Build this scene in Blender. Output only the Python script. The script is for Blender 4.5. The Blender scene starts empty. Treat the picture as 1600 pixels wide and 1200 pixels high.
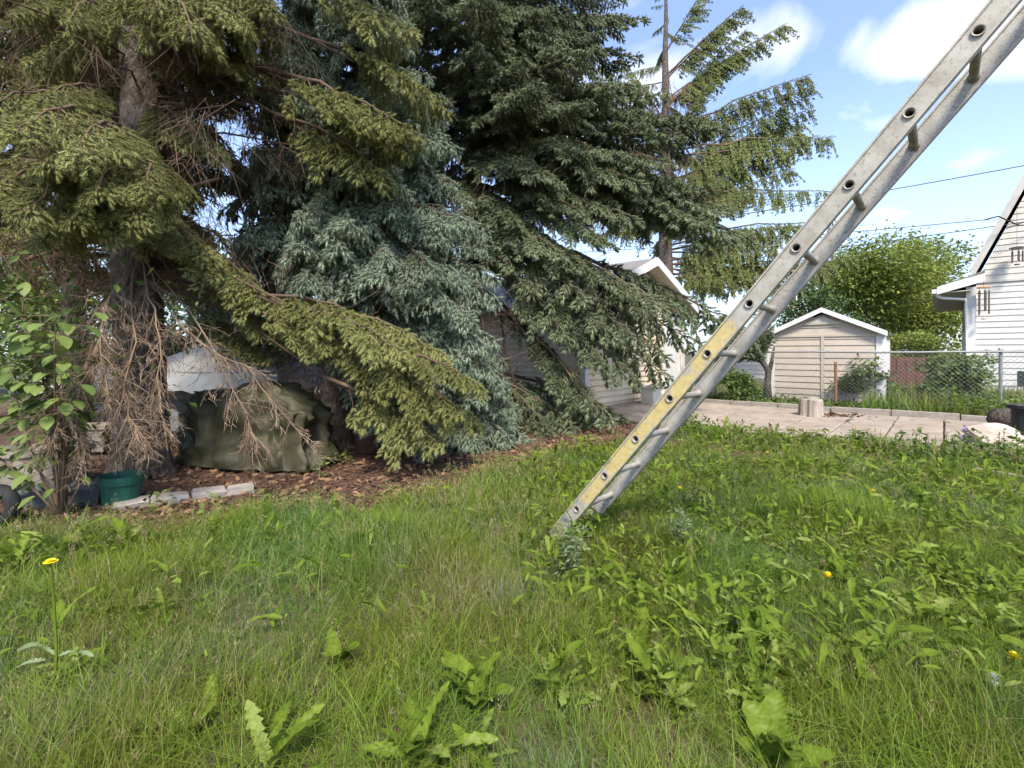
import bpy, math, random
import numpy as np
from mathutils import Vector, Matrix

rng = np.random.default_rng(11)
random.seed(5)
SC = bpy.context.scene
COL = SC.collection
R = math.radians
F, HY, CH = 757.0, 550.0, 1.2          # focal length in photo pixels, horizon row, eye height

# ------------------------------------------------------------------ camera, sky, sun, exposure
cam_d = bpy.data.cameras.new('camera')
cam_d.sensor_width = 36.0
cam_d.lens = 36.0 * F / 1600.0
cam_d.shift_y = -(600 - HY) / 1600.0
cam_d.clip_start = 0.05
cam_d.clip_end = 2000.0
cam = bpy.data.objects.new('camera', cam_d)
cam.location = (0, 0, CH)
cam.rotation_euler = (R(90), 0, 0)
COL.objects.link(cam)
SC.camera = cam

SUN_AZ, SUN_EL = R(176), R(50)          # azimuth from +Y towards +X
world = bpy.data.worlds.new('World')
SC.world = world
world.use_nodes = True
wn, wl = world.node_tree.nodes, world.node_tree.links
wn.clear()
w_out = wn.new('ShaderNodeOutputWorld')
w_bg = wn.new('ShaderNodeBackground')
w_bg.inputs['Strength'].default_value = 0.105
sky = wn.new('ShaderNodeTexSky')
sky.sky_type = 'NISHITA'
sky.sun_disc = False
sky.sun_elevation = SUN_EL
sky.sun_rotation = SUN_AZ
sky.air_density = 1.0
sky.dust_density = 1.2
sky.ozone_density = 1.6
tc = wn.new('ShaderNodeTexCoord')
sep = wn.new('ShaderNodeSeparateXYZ')
wl.new(tc.outputs['Generated'], sep.inputs[0])
zadd = wn.new('ShaderNodeMath'); zadd.operation = 'ADD'; zadd.inputs[1].default_value = 0.22
zabs = wn.new('ShaderNodeMath'); zabs.operation = 'MAXIMUM'; zabs.inputs[1].default_value = 0.0
wl.new(sep.outputs['Z'], zabs.inputs[0]); wl.new(zabs.outputs[0], zadd.inputs[0])
dx = wn.new('ShaderNodeMath'); dx.operation = 'DIVIDE'
dy = wn.new('ShaderNodeMath'); dy.operation = 'DIVIDE'
wl.new(sep.outputs['X'], dx.inputs[0]); wl.new(zadd.outputs[0], dx.inputs[1])
wl.new(sep.outputs['Y'], dy.inputs[0]); wl.new(zadd.outputs[0], dy.inputs[1])
comb = wn.new('ShaderNodeCombineXYZ')
wl.new(dx.outputs[0], comb.inputs['X']); wl.new(dy.outputs[0], comb.inputs['Y'])
mp = wn.new('ShaderNodeMapping')
mp.inputs['Location'].default_value = (0.55, 0.35, 0.0)
wl.new(comb.outputs[0], mp.inputs[0])
cn = wn.new('ShaderNodeTexNoise')
cn.inputs['Scale'].default_value = 1.9
cn.inputs['Detail'].default_value = 9.0
cn.inputs['Roughness'].default_value = 0.52
cn.inputs['Distortion'].default_value = 0.5
wl.new(mp.outputs[0], cn.inputs['Vector'])
cfac = cn.outputs['Fac']
for (ccx, ccy, csx, csy, amt) in ((.9, 1.04, .55, .2, .25), (.95, 1.31, .45, .14, .13), (-.1, .7, .5, .3, .1), (-.9, 1.1, .6, .3, .15), (1.6, .4, .6, .5, .15), (-.3, -.9, .8, .6, .15)):
    vs = wn.new('ShaderNodeVectorMath'); vs.operation = 'SUBTRACT'; vs.inputs[1].default_value = (ccx, ccy, 0)
    vm = wn.new('ShaderNodeVectorMath'); vm.operation = 'MULTIPLY'; vm.inputs[1].default_value = (1 / csx, 1 / csy, 0)
    vl = wn.new('ShaderNodeVectorMath'); vl.operation = 'LENGTH'
    mr_ = wn.new('ShaderNodeMapRange'); mr_.interpolation_type = 'SMOOTHSTEP'
    mr_.inputs['From Min'].default_value = 1.0; mr_.inputs['From Max'].default_value = 0.0
    mr_.inputs['To Min'].default_value = 0.0; mr_.inputs['To Max'].default_value = amt
    ad_ = wn.new('ShaderNodeMath'); ad_.operation = 'ADD'
    wl.new(comb.outputs[0], vs.inputs[0]); wl.new(vs.outputs[0], vm.inputs[0]); wl.new(vm.outputs[0], vl.inputs[0])
    wl.new(vl.outputs['Value'], mr_.inputs['Value']); wl.new(mr_.outputs[0], ad_.inputs[0]); wl.new(cfac, ad_.inputs[1])
    cfac = ad_.outputs[0]
cr = wn.new('ShaderNodeValToRGB')
cr.color_ramp.elements[0].position = 0.52
cr.color_ramp.elements[0].color = (0.0, 0.0, 0.0, 1)
cr.color_ramp.elements[1].position = 0.8
cr.color_ramp.elements[1].color = (1, 1, 1, 1)
wl.new(cfac, cr.inputs[0])
# the air whitens towards the horizon
hz = wn.new('ShaderNodeMapRange')
hz.inputs['From Min'].default_value = 0.0
hz.inputs['From Max'].default_value = 0.45
hz.inputs['To Min'].default_value = 0.4
hz.inputs['To Max'].default_value = 0.12
wl.new(zabs.outputs[0], hz.inputs['Value'])
mxh = wn.new('ShaderNodeMath'); mxh.operation = 'MAXIMUM'
wl.new(hz.outputs[0], mxh.inputs[0]); wl.new(cr.outputs['Color'], mxh.inputs[1])
mixc = wn.new('ShaderNodeMix'); mixc.data_type = 'RGBA'
wl.new(mxh.outputs[0], mixc.inputs['Factor'])
sgain = wn.new('ShaderNodeMix'); sgain.data_type = 'RGBA'; sgain.blend_type = 'MULTIPLY'
sgain.inputs['Factor'].default_value = 1.0
sgain.inputs['B'].default_value = (0.72, 0.9, 1.15, 1)
wl.new(sky.outputs['Color'], sgain.inputs['A'])
wl.new(sgain.outputs['Result'], mixc.inputs['A'])
mixc.inputs['B'].default_value = (5.5, 5.4, 5.25, 1)
wl.new(mixc.outputs['Result'], w_bg.inputs['Color'])
wl.new(w_bg.outputs[0], w_out.inputs['Surface'])

sun_d = bpy.data.lights.new('sun', 'SUN')
sun_d.energy = 2.5
sun_d.angle = R(12.0)
sun_d.color = (1.0, 0.93, 0.81)
sun = bpy.data.objects.new('sun', sun_d)
sdir = Vector((math.sin(SUN_AZ) * math.cos(SUN_EL), math.cos(SUN_AZ) * math.cos(SUN_EL), math.sin(SUN_EL)))
sun.rotation_euler = sdir.to_track_quat('Z', 'Y').to_euler()
sun.location = sdir * 40
COL.objects.link(sun)

SC.view_settings.view_transform = 'Standard'
SC.view_settings.look = 'None'
SC.view_settings.gamma = 1.0
SC.view_settings.use_curve_mapping = False
SC.view_settings.exposure = 1.62
SC.cycles.max_bounces = 5
SC.cycles.caustics_reflective = False
SC.cycles.caustics_refractive = False
SC.cycles.adaptive_threshold = 0.03
SC.cycles.transparent_max_bounces = 8

# ------------------------------------------------------------------ helpers
U2 = np.array([math.sin(.728), math.cos(.728)])          # yard axis running away to the right
V2 = np.array([math.cos(.728), -math.sin(.728)])         # yard axis running towards the house


def at(px, py, d):
    """world point seen at photo pixel (px, py) at depth d"""
    return np.array([(px - 800) / F * d, d, CH - (py - HY) / F * d])


def G(a, b, z=0.0):
    p = a * V2 + b * U2
    return np.array([p[0], p[1], z])


def proj(p):
    return 800 + F * p[0] / max(p[1], .1), HY - F * (p[2] - CH) / max(p[1], .1)


class MB:
    """collects geometry, then links it as one mesh object"""
    def __init__(self):
        self.v, self.f, self.n, self.att = [], [], 0, []

    def add(self, v, f, val=0.5):
        v = np.asarray(v, np.float32).reshape(-1, 3)
        if isinstance(f, (list, tuple)):
            by = {}
            for q in f:
                by.setdefault(len(q), []).append(q)
            for k, qs in by.items():
                self.f.append(np.asarray(qs, np.int64) + self.n)
        else:
            self.f.append(np.asarray(f, np.int64) + self.n)
        self.v.append(v)
        a = np.asarray(val, np.float32)
        self.att.append(np.broadcast_to(a, (len(v),)) if a.ndim == 0 else a)
        self.n += len(v)
        return self

    def tube(self, pts, rad, sides=6, val=0.5, cap=True, wob=0.0):
        pts = np.asarray(pts, float)
        n = len(pts)
        rad = np.broadcast_to(np.asarray(rad, float), (n,))
        t = np.gradient(pts, axis=0)
        t /= np.linalg.norm(t, axis=1, keepdims=True) + 1e-9
        ref = np.array([0, 0, 1.0]) if abs(t[:, 2]).mean() < .8 else np.array([1.0, 0, 0])
        s = np.cross(t, ref); s /= np.linalg.norm(s, axis=1, keepdims=True) + 1e-9
        q = np.cross(s, t)
        ang = np.arange(sides) / sides * 2 * np.pi
        rr = rad[:, None] * (1 + (wob * rng.standard_normal((n, sides)) if wob else 0))
        ring = pts[:, None] + rr[..., None] * (np.cos(ang)[None, :, None] * s[:, None] + np.sin(ang)[None, :, None] * q[:, None])
        i = np.arange(n - 1)[:, None] * sides
        j = np.arange(sides)[None]
        k = (j + 1) % sides
        f = np.stack([i + j, i + k, i + sides + k, i + sides + j], -1).reshape(-1, 4)
        self.add(ring.reshape(-1, 3), f, val)
        if cap and sides > 3:
            self.f.append((np.arange(sides)[None, ::-1] + self.n - n * sides))
            self.f.append((np.arange(sides)[None] + self.n - sides))
        return self

    def box(self, c, s, axes=None, val=0.5):
        c = np.asarray(c, float); s = np.asarray(s, float) / 2
        k = np.array([[-1, -1, -1], [1, -1, -1], [1, 1, -1], [-1, 1, -1], [-1, -1, 1], [1, -1, 1], [1, 1, 1], [-1, 1, 1]]) * s
        if axes is not None:
            k = k @ np.asarray(axes, float)
        self.add(c + k, np.array([[0, 3, 2, 1], [4, 5, 6, 7], [0, 1, 5, 4], [1, 2, 6, 5], [2, 3, 7, 6], [3, 0, 4, 7]]), val)
        return self

    def lathe(self, prof, c=(0, 0, 0), seg=20, val=0.5):
        prof = np.asarray(prof, float)
        ang = np.arange(seg) / seg * 2 * np.pi
        ring = np.stack([prof[:, None, 0] * np.cos(ang), prof[:, None, 0] * np.sin(ang), np.broadcast_to(prof[:, None, 1], (len(prof), seg))], -1)
        i = np.arange(len(prof) - 1)[:, None] * seg
        j = np.arange(seg)[None]; k = (j + 1) % seg
        f = np.stack([i + j, i + k, i + seg + k, i + seg + j], -1).reshape(-1, 4)
        self.add(ring.reshape(-1, 3) + np.asarray(c), f, val)
        return self

    def mesh(self, name, mat, smooth=False, second=None, nfirst=0):
        me = bpy.data.meshes.new(name)
        v = np.concatenate(self.v)
        me.vertices.add(len(v)); me.vertices.foreach_set('co', v.ravel())
        idx = np.concatenate([q.ravel() for q in self.f])
        tot = np.concatenate([np.full(len(q), q.shape[1]) for q in self.f])
        start = np.concatenate([[0], np.cumsum(tot)[:-1]])
        me.loops.add(len(idx)); me.loops.foreach_set('vertex_index', idx.astype(np.int32))
        me.polygons.add(len(tot))
        me.polygons.foreach_set('loop_start', start.astype(np.int32))
        me.polygons.foreach_set('loop_total', tot.astype(np.int32))
        me.polygons.foreach_set('use_smooth', np.full(len(tot), bool(smooth)))
        at_ = me.attributes.new('v', 'FLOAT', 'POINT')
        at_.data.foreach_set('value', np.concatenate(self.att).astype(np.float32))
        me.update(calc_edges=True)
        me.materials.append(mat)
        if second is not None:
            me.materials.append(second)
            mi = np.ones(len(tot), np.int32); mi[:nfirst] = 0
            me.polygons.foreach_set('material_index', mi)
        return me

    def build(self, name, mat, parent=None, smooth=False):
        return link(name, self.mesh(name, mat, smooth), parent)


def link(name, me, parent=None):
    o = bpy.data.objects.new(name, me)
    COL.objects.link(o)
    if parent is not None:
        o.parent = parent
    return o


def tag(o, label=None, cat=None, group=None, kind=None):
    if label: o['label'] = label
    if cat: o['category'] = cat
    if group: o['group'] = group
    if kind: o['kind'] = kind
    return o


def empty(name, loc=(0, 0, 0), rz=0.0):
    o = bpy.data.objects.new(name, None)
    COL.objects.link(o)
    o.location = loc
    o.rotation_euler = (0, 0, rz)
    o.empty_display_size = .1
    return o


class Thing:
    """an Empty at the base; parts are given in world coordinates"""
    def __init__(self, name, loc, label, cat, group=None):
        self.o = empty(name, tuple(float(c) for c in loc))
        tag(self.o, label, cat, group)
        self.loc = np.asarray(loc, float)

    def part(self, name, mb, mat, parent=None, smooth=False):
        o = mb.build(name, mat, parent or self.o, smooth)
        if parent is None:
            o.location = tuple(float(-c) for c in self.loc)
        return o


# ------------------------------------------------------------------ materials
def base_mat(name):
    m = bpy.data.materials.new(name)
    m.use_nodes = True
    n, l = m.node_tree.nodes, m.node_tree.links
    return m, n, l, n['Principled BSDF']


def ramp(n, cols):
    r = n.new('ShaderNodeValToRGB')
    e = r.color_ramp.elements
    while len(e) < len(cols):
        e.new(0.5)
    for i, (p, c) in enumerate(cols):
        e[i].position = p
        e[i].color = (*c, 1)
    return r


def noise(n, l, scale, detail=5, rough=.55, stretch=None, space='Object'):
    t = n.new('ShaderNodeTexCoord')
    x = n.new('ShaderNodeTexNoise')
    x.inputs['Scale'].default_value = scale
    x.inputs['Detail'].default_value = detail
    x.inputs['Roughness'].default_value = rough
    if stretch is not None:
        mp_ = n.new('ShaderNodeMapping')
        mp_.inputs['Scale'].default_value = stretch
        l.new(t.outputs[space], mp_.inputs[0]); l.new(mp_.outputs[0], x.inputs['Vector'])
    else:
        l.new(t.outputs[space], x.inputs['Vector'])
    return x


def surf(name, cols, scale=6, rough=.8, bump=.0, bscale=40, stretch=None, metal=0.0, detail=6, bdist=.01, spec=.3, dirt=None):
    """noise driven colour over a ramp, with fine relief; dirt = (scale, colour, amount) blotches of wear"""
    m, n, l, b = base_mat(name)
    x = noise(n, l, scale, detail, .6, stretch)
    r = ramp(n, cols)
    l.new(x.outputs['Fac'], r.inputs[0])
    out = r.outputs[0]
    if dirt:
        y = noise(n, l, dirt[0], 6, .65)
        rr = ramp(n, [(dirt[3], (0, 0, 0)), (dirt[3] + .13, (dirt[2],) * 3)])
        l.new(y.outputs['Fac'], rr.inputs[0])
        mx = n.new('ShaderNodeMix'); mx.data_type = 'RGBA'
        mx.inputs['B'].default_value = (*dirt[1], 1)
        l.new(rr.outputs[0], mx.inputs['Factor']); l.new(out, mx.inputs['A'])
        out = mx.outputs['Result']
    l.new(out, b.inputs['Base Color'])
    b.inputs['Roughness'].default_value = rough
    b.inputs['Metallic'].default_value = metal
    b.inputs['Specular IOR Level'].default_value = spec
    if bump:
        y = noise(n, l, bscale, 6, .6, stretch)
        bp = n.new('ShaderNodeBump')
        bp.inputs['Strength'].default_value = bump
        bp.inputs['Distance'].default_value = bdist
        l.new(y.outputs['Fac'], bp.inputs['Height'])
        l.new(bp.outputs[0], b.inputs['Normal'])
    return m


def leafmat(name, cols, transl=.3, rough=.55, patch=None, spec=.25, vary=0.0):
    """colour from the per-leaf value 'v'; patch = (scale, colour ramp factor shift) large scale variation of the plants"""
    m, n, l, b = base_mat(name)
    a = n.new('ShaderNodeAttribute'); a.attribute_name = 'v'
    r = ramp(n, cols)
    fac = a.outputs['Fac']
    if patch:
        x = noise(n, l, patch[0], 3, .5)
        mr = n.new('ShaderNodeMapRange')
        mr.inputs['From Min'].default_value = .3; mr.inputs['From Max'].default_value = .7
        mr.inputs['To Min'].default_value = -patch[1]; mr.inputs['To Max'].default_value = patch[1]
        l.new(x.outputs['Fac'], mr.inputs['Value'])
        ad = n.new('ShaderNodeMath'); ad.operation = 'ADD'; ad.use_clamp = True
        l.new(fac, ad.inputs[0]); l.new(mr.outputs[0], ad.inputs[1])
        fac = ad.outputs[0]
    if vary:
        oi = n.new('ShaderNodeObjectInfo')
        mo = n.new('ShaderNodeMapRange'); mo.inputs['To Min'].default_value = -vary; mo.inputs['To Max'].default_value = vary
        l.new(oi.outputs['Random'], mo.inputs['Value'])
        a2 = n.new('ShaderNodeMath'); a2.operation = 'ADD'; a2.use_clamp = True
        l.new(fac, a2.inputs[0]); l.new(mo.outputs[0], a2.inputs[1]); fac = a2.outputs[0]
    l.new(fac, r.inputs[0])
    l.new(r.outputs[0], b.inputs['Base Color'])
    b.inputs['Roughness'].default_value = rough
    b.inputs['Specular IOR Level'].default_value = spec
    if transl:
        t = n.new('ShaderNodeBsdfTranslucent')
        l.new(r.outputs[0], t.inputs['Color'])
        mx = n.new('ShaderNodeMixShader')
        mx.inputs[0].default_value = transl
        l.new(b.outputs[0], mx.inputs[1]); l.new(t.outputs[0], mx.inputs[2])
        l.new(mx.outputs[0], n['Material Output'].inputs['Surface'])
    return m


M = {}
M['soil'] = surf('soil', [(.3, (.06, .042, .026)), (.5, (.095, .075, .04)), (.7, (.085, .095, .035))], 2.2, .95, .5, 60)
M['mulch'] = surf('mulch', [(.3, (.05, .026, .017)), (.5, (.1, .054, .034)), (.75, (.17, .1, .066))], 14, .95, .9, 90, bdist=.02)
M['chip'] = leafmat('chip', [(0, (.035, .018, .012)), (.5, (.105, .052, .031)), (.85, (.18, .1, .06)), (1, (.26, .17, .11))], 0, .9)
M['cone'] = surf('cone', [(.3, (.16, .085, .04)), (.7, (.4, .24, .13))], 60, .85, .8, 130, bdist=.006)
M['bark'] = surf('bark', [(.3, (.042, .03, .023)), (.5, (.105, .08, .064)), (.68, (.2, .16, .135))], 26, .95, 1.0, 30, (1, 1, .45), bdist=.07, detail=8, dirt=(3.5, (.17, .15, .13), .6, .52))
M['twig'] = leafmat('twig', [(0, (.05, .032, .022)), (.5, (.12, .078, .052)), (1, (.2, .14, .095))], 0, .9)
M['deadtwig'] = leafmat('deadtwig', [(0, (.075, .05, .033)), (.5, (.165, .11, .07)), (1, (.29, .21, .14))], 0, .85)
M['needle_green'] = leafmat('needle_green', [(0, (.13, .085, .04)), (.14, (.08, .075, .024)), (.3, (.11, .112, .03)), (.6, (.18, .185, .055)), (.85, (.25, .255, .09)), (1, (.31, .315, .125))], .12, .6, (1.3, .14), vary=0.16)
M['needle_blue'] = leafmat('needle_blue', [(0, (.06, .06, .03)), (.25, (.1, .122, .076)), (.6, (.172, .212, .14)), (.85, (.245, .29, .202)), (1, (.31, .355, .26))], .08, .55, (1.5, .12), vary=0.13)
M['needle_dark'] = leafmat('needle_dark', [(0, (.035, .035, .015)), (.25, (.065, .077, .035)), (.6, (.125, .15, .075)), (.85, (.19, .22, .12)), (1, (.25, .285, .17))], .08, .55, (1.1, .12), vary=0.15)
M['needle_olive'] = leafmat('needle_olive', [(0, (.14, .1, .045)), (.3, (.155, .16, .052)), (.65, (.21, .245, .08)), (1, (.31, .36, .14))], .12, .6, (.7, .12), vary=0.15)
M['grass'] = leafmat('grass', [(0, (.36, .29, .15)), (.16, (.28, .24, .1)), (.28, (.16, .14, .024)), (.55, (.122, .18, .015)), (.8, (.185, .265, .026)), (1, (.24, .31, .07))], .35, .5, (.9, .12))
_n, _l = M['grass'].node_tree.nodes, M['grass'].node_tree.links
_rp = [q_ for q_ in _n if q_.type == 'VALTORGB'][0]
_x = noise(_n, _l, 1.1, 4, .6); _r = ramp(_n, [(.46, (0, 0, 0)), (.62, (.8, .8, .8))]); _l.new(_x.outputs['Fac'], _r.inputs[0])
_m = _n.new('ShaderNodeMix'); _m.data_type = 'RGBA'; _m.blend_type = 'MULTIPLY'; _m.inputs['B'].default_value = (.62, .84, 1.55, 1)
_l.new(_r.outputs[0], _m.inputs['Factor']); _l.new(_rp.outputs[0], _m.inputs['A'])
_l.new(_m.outputs['Result'], _n['Principled BSDF'].inputs['Base Color'])
_l.new(_m.outputs['Result'], [q_ for q_ in _n if q_.type == 'BSDF_TRANSLUCENT'][0].inputs['Color'])
M['seed'] = leafmat('seed', [(0, (.27, .2, .1)), (.5, (.27, .23, .11)), (.74, (.22, .23, .08)), (1, (.15, .19, .04))], .25, .8)
M['weed'] = leafmat('weed', [(0, (.09, .14, .014)), (.5, (.145, .205, .022)), (.85, (.195, .26, .036)), (1, (.26, .31, .08))], .42, .75, (7, .25), .1)
_n, _l = M['weed'].node_tree.nodes, M['weed'].node_tree.links
_t = _n.new('ShaderNodeTexCoord'); _s = _n.new('ShaderNodeSeparateXYZ'); _l.new(_t.outputs['Object'], _s.inputs[0])
def _math(op, a_, b_=None):
    m_ = _n.new('ShaderNodeMath'); m_.operation = op
    for k_, q_ in enumerate((a_, b_)):
        if q_ is None: continue
        if isinstance(q_, (int, float)): m_.inputs[k_].default_value = q_
        else: _l.new(q_, m_.inputs[k_])
    return m_.outputs[0]
_x = noise(_n, _l, 9, 4, .6)
_w = _math('SINE', _math('ADD', _math('MULTIPLY', _math('SUBTRACT', _s.outputs['X'], _math('MULTIPLY', _math('ABSOLUTE', _s.outputs['Y']), .8)), 62.0), _math('MULTIPLY', _x.outputs['Fac'], 6.0)))
_b = _n.new('ShaderNodeBump'); _b.inputs['Strength'].default_value = .3; _b.inputs['Distance'].default_value = .003
_l.new(_math('ADD', _w, _math('MULTIPLY', _x.outputs['Fac'], 5.0)), _b.inputs['Height']); _l.new(_b.outputs[0], _n['Principled BSDF'].inputs['Normal'])
M['weedgrey'] = leafmat('weedgrey', [(0, (.11, .15, .06)), (.6, (.165, .21, .095)), (1, (.23, .27, .14))], .2, .7)
M['shrubleaf'] = leafmat('shrubleaf', [(0, (.06, .09, .02)), (.5, (.1, .15, .035)), (1, (.18, .23, .06))], .35, .5, (1.4, .2))
M['treeleaf'] = leafmat('treeleaf', [(0, (.11, .145, .028)), (.5, (.19, .235, .045)), (1, (.29, .32, .075))], .35, .5, (.35, .3))
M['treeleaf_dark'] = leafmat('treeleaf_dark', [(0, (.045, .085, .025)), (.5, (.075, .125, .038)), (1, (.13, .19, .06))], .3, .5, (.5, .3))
M['yellow'] = surf('yellow_petal', [(.3, (.74, .58, .01)), (.7, (.82, .68, .02))], 50, .6)
M['purple'] = surf('purple_petal', [(.3, (.2, .1, .42)), (.7, (.38, .25, .6))], 50, .6)
M['fluff'] = surf('seed_fluff', [(.3, (.36, .35, .32)), (.7, (.45, .44, .41))], 50, .9)
M['alu'] = surf('weathered_aluminium', [(.25, (.24, .215, .18)), (.5, (.35, .32, .275)), (.75, (.46, .43, .38))], 11, .6, .5, 120, metal=.1, bdist=.003, dirt=(48, (.15, .125, .08), .75, .56), detail=9)
M['rung'] = surf('rung_aluminium', [(.3, (.2, .18, .15)), (.7, (.34, .31, .27))], 24, .6, .3, 140, metal=.15, bdist=.002)
M['concrete'] = surf('patio_concrete', [(.25, (.21, .16, .12)), (.5, (.3, .24, .185)), (.75, (.38, .31, .245))], 3.2, .9, .35, 60, dirt=(1.7, (.17, .125, .09), .75, .52))
M['kerbstone'] = surf('kerb_concrete', [(.3, (.2, .17, .14)), (.7, (.36, .31, .26))], 8, .95, .5, 70)
M['stone'] = surf('edging_stone', [(.3, (.2, .17, .15)), (.7, (.33, .29, .26))], 9, .95, .5, 60)
M['siding_beige'] = surf('beige_siding', [(.3, (.58, .46, .315)), (.7, (.66, .54, .385))], 2.5, .55, .06, 90, dirt=(1.2, (.4, .35, .28), .5, .6))
M['siding_white'] = surf('white_siding', [(.3, (.5, .48, .445)), (.7, (.57, .55, .515))], 2.5, .5, .05, 90, dirt=(1.1, (.6, .57, .5), .4, .6))
M['siding_tan'] = surf('tan_metal', [(.3, (.42, .355, .285)), (.7, (.48, .41, .335))], 3, .5, .08, 90, dirt=(2.2, (.3, .25, .19), .5, .58))
M['trim'] = surf('white_trim', [(.3, (.58, .56, .53)), (.7, (.68, .665, .64))], 5, .5, dirt=(4, (.5, .46, .4), .5, .6))
M['soffit'] = surf('soffit', [(.3, (.5, .46, .4)), (.7, (.58, .54, .48))], 4, .6)
M['fascia'] = surf('grey_fascia', [(.3, (.42, .39, .35)), (.7, (.52, .49, .44))], 5, .6)
M['shingle'] = surf('shingle', [(.3, (.14, .13, .125)), (.7, (.26, .245, .235))], 30, .95, .6, 90)
M['galv'] = surf('galvanised_steel', [(.3, (.24, .23, .22)), (.7, (.38, .37, .35))], 30, .5, metal=.5)
M['rust'] = surf('rusty_steel', [(.3, (.16, .07, .035)), (.7, (.33, .17, .09))], 20, .9, .5, 90)
M['glass'] = surf('window_glass', [(.4, (.05, .06, .07)), (.6, (.08, .09, .1))], 2, .08, spec=.6)
M['stumpwood'] = surf('stump_wood', [(.25, (.16, .12, .09)), (.5, (.3, .25, .2)), (.75, (.43, .37, .31))], 14, .95, .8, 30, (1, 1, .15), bdist=.02)
M['board'] = surf('weathered_board', [(.25, (.24, .18, .13)), (.5, (.4, .33, .26)), (.75, (.54, .48, .4))], 6, .9, .5, 26, (1, .15, 1), bdist=.01)
M['fence_grey'] = surf('grey_fence', [(.3, (.16, .14, .12)), (.7, (.27, .24, .2))], 5, .85, .3, 30)
M['brownwood'] = surf('brown_wood', [(.3, (.1, .045, .035)), (.7, (.17, .08, .06))], 8, .85, .3, 30)
M['pot_green'] = surf('green_plastic', [(.3, (.012, .065, .045)), (.7, (.022, .095, .065))], 5, .42, .05, 60, dirt=(9, (.1, .1, .08), .5, .62))
M['pot_dark'] = surf('dark_plastic', [(.3, (.012, .013, .014)), (.7, (.03, .032, .033))], 6, .5)
M['planter_grey'] = surf('grey_plastic', [(.3, (.07, .085, .09)), (.7, (.12, .135, .14))], 6, .6, .1, 60, dirt=(8, (.16, .12, .08), .6, .58))
M['planter_beige'] = surf('beige_planter', [(.3, (.2, .17, .135)), (.7, (.29, .25, .2))], 7, .85, .2, 50, dirt=(5, (.11, .09, .06), .6, .55))
M['wicker'] = surf('wicker', [(.3, (.07, .035, .022)), (.7, (.16, .08, .05))], 40, .8, .7, 90)
M['tarp_olive'] = surf('olive_tarp', [(.3, (.034, .032, .017)), (.5, (.05, .046, .024)), (.7, (.07, .063, .034))], 3.2, .62, .25, 14, bdist=.03, dirt=(6, (.1, .08, .05), .5, .6))
M['tarp_white'] = surf('white_tarp', [(.3, (.4, .38, .345)), (.7, (.52, .5, .46))], 4, .75, .25, 10, bdist=.03, dirt=(3, (.45, .42, .36), .5, .58))
M['hull'] = surf('hull_paint', [(.3, (.13, .135, .1)), (.7, (.2, .2, .16))], 4, .6)
M['rubber'] = surf('rubber', [(.3, (.012, .012, .012)), (.7, (.03, .03, .03))], 20, .85)
M['wire'] = surf('black_wire', [(.3, (.02, .02, .022)), (.7, (.05, .05, .052))], 8, .6)
M['chime'] = surf('chime_metal', [(.3, (.07, .055, .05)), (.7, (.13, .11, .1))], 10, .5, metal=.4)
M['chime_white'] = surf('chime_white', [(.3, (.6, .6, .6)), (.7, (.72, .72, .7))], 10, .5)
M['copper'] = surf('copper', [(.3, (.4, .2, .09)), (.7, (.5, .27, .13))], 10, .5)
M['boxgreen'] = surf('green_box', [(.3, (.1, .14, .11)), (.7, (.15, .19, .15))], 6, .6)

# yellow paint flaking off the lower part of the near rail
m, n, l, b = base_mat('flaked_yellow_rail')
x1 = noise(n, l, 11, 6, .6); r1 = ramp(n, [(.25, (.25, .22, .17)), (.5, (.36, .33, .275)), (.75, (.46, .43, .37))]); l.new(x1.outputs['Fac'], r1.inputs[0])
x2 = noise(n, l, 9, 9, .75); x3 = noise(n, l, 40, 5, .6)
r2 = ramp(n, [(.3, (.46, .34, .11)), (.7, (.57, .45, .19))]); l.new(x3.outputs['Fac'], r2.inputs[0])
a_ = n.new('ShaderNodeAttribute'); a_.attribute_name = 'v'          # how much paint is left along the rail
ad = n.new('ShaderNodeMath'); ad.operation = 'ADD'; l.new(a_.outputs['Fac'], ad.inputs[0]); l.new(x2.outputs['Fac'], ad.inputs[1])
th = ramp(n, [(.96, (0, 0, 0)), (1.0, (.92, .92, .92))]); l.new(ad.outputs[0], th.inputs[0])
mx = n.new('ShaderNodeMix'); mx.data_type = 'RGBA'
l.new(th.outputs[0], mx.inputs['Factor']); l.new(r1.outputs[0], mx.inputs['A']); l.new(r2.outputs[0], mx.inputs['B'])
x4 = noise(n, l, 55, 8, .7); r4 = ramp(n, [(.55, (0, 0, 0)), (.66, (.7, .7, .7))]); l.new(x4.outputs['Fac'], r4.inputs[0])
mx2 = n.new('ShaderNodeMix'); mx2.data_type = 'RGBA'; mx2.inputs['B'].default_value = (.17, .14, .08, 1)
l.new(r4.outputs[0], mx2.inputs['Factor']); l.new(mx.outputs['Result'], mx2.inputs['A'])
l.new(mx2.outputs['Result'], b.inputs['Base Color'])
b.inputs['Roughness'].default_value = .6; b.inputs['Metallic'].default_value = .1
bp = n.new('ShaderNodeBump'); bp.inputs['Strength'].default_value = .3; bp.inputs['Distance'].default_value = .003
l.new(x3.outputs['Fac'], bp.inputs['Height']); l.new(bp.outputs[0], b.inputs['Normal'])
M['rail'] = m

# ------------------------------------------------------------------ ground
EDGE = np.array([(-30, 1.0), (-12, 2.3), (-6, 2.5), (-3.37, 2.84), (-2.6, 3.06), (-2.25, 3.2), (-1.6, 3.4), (-1.09, 3.72), (-.61, 4.2), (-.07, 4.85),
                 (.77, 5.86), (1.7, 6.5), (2.4, 7.0), (2.68, 7.5), (4.92, 5.5), (5.6, 4.9), (12, 4.0)])


def edge_y(x):
    return np.interp(x, EDGE[:, 0], EDGE[:, 1])


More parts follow.
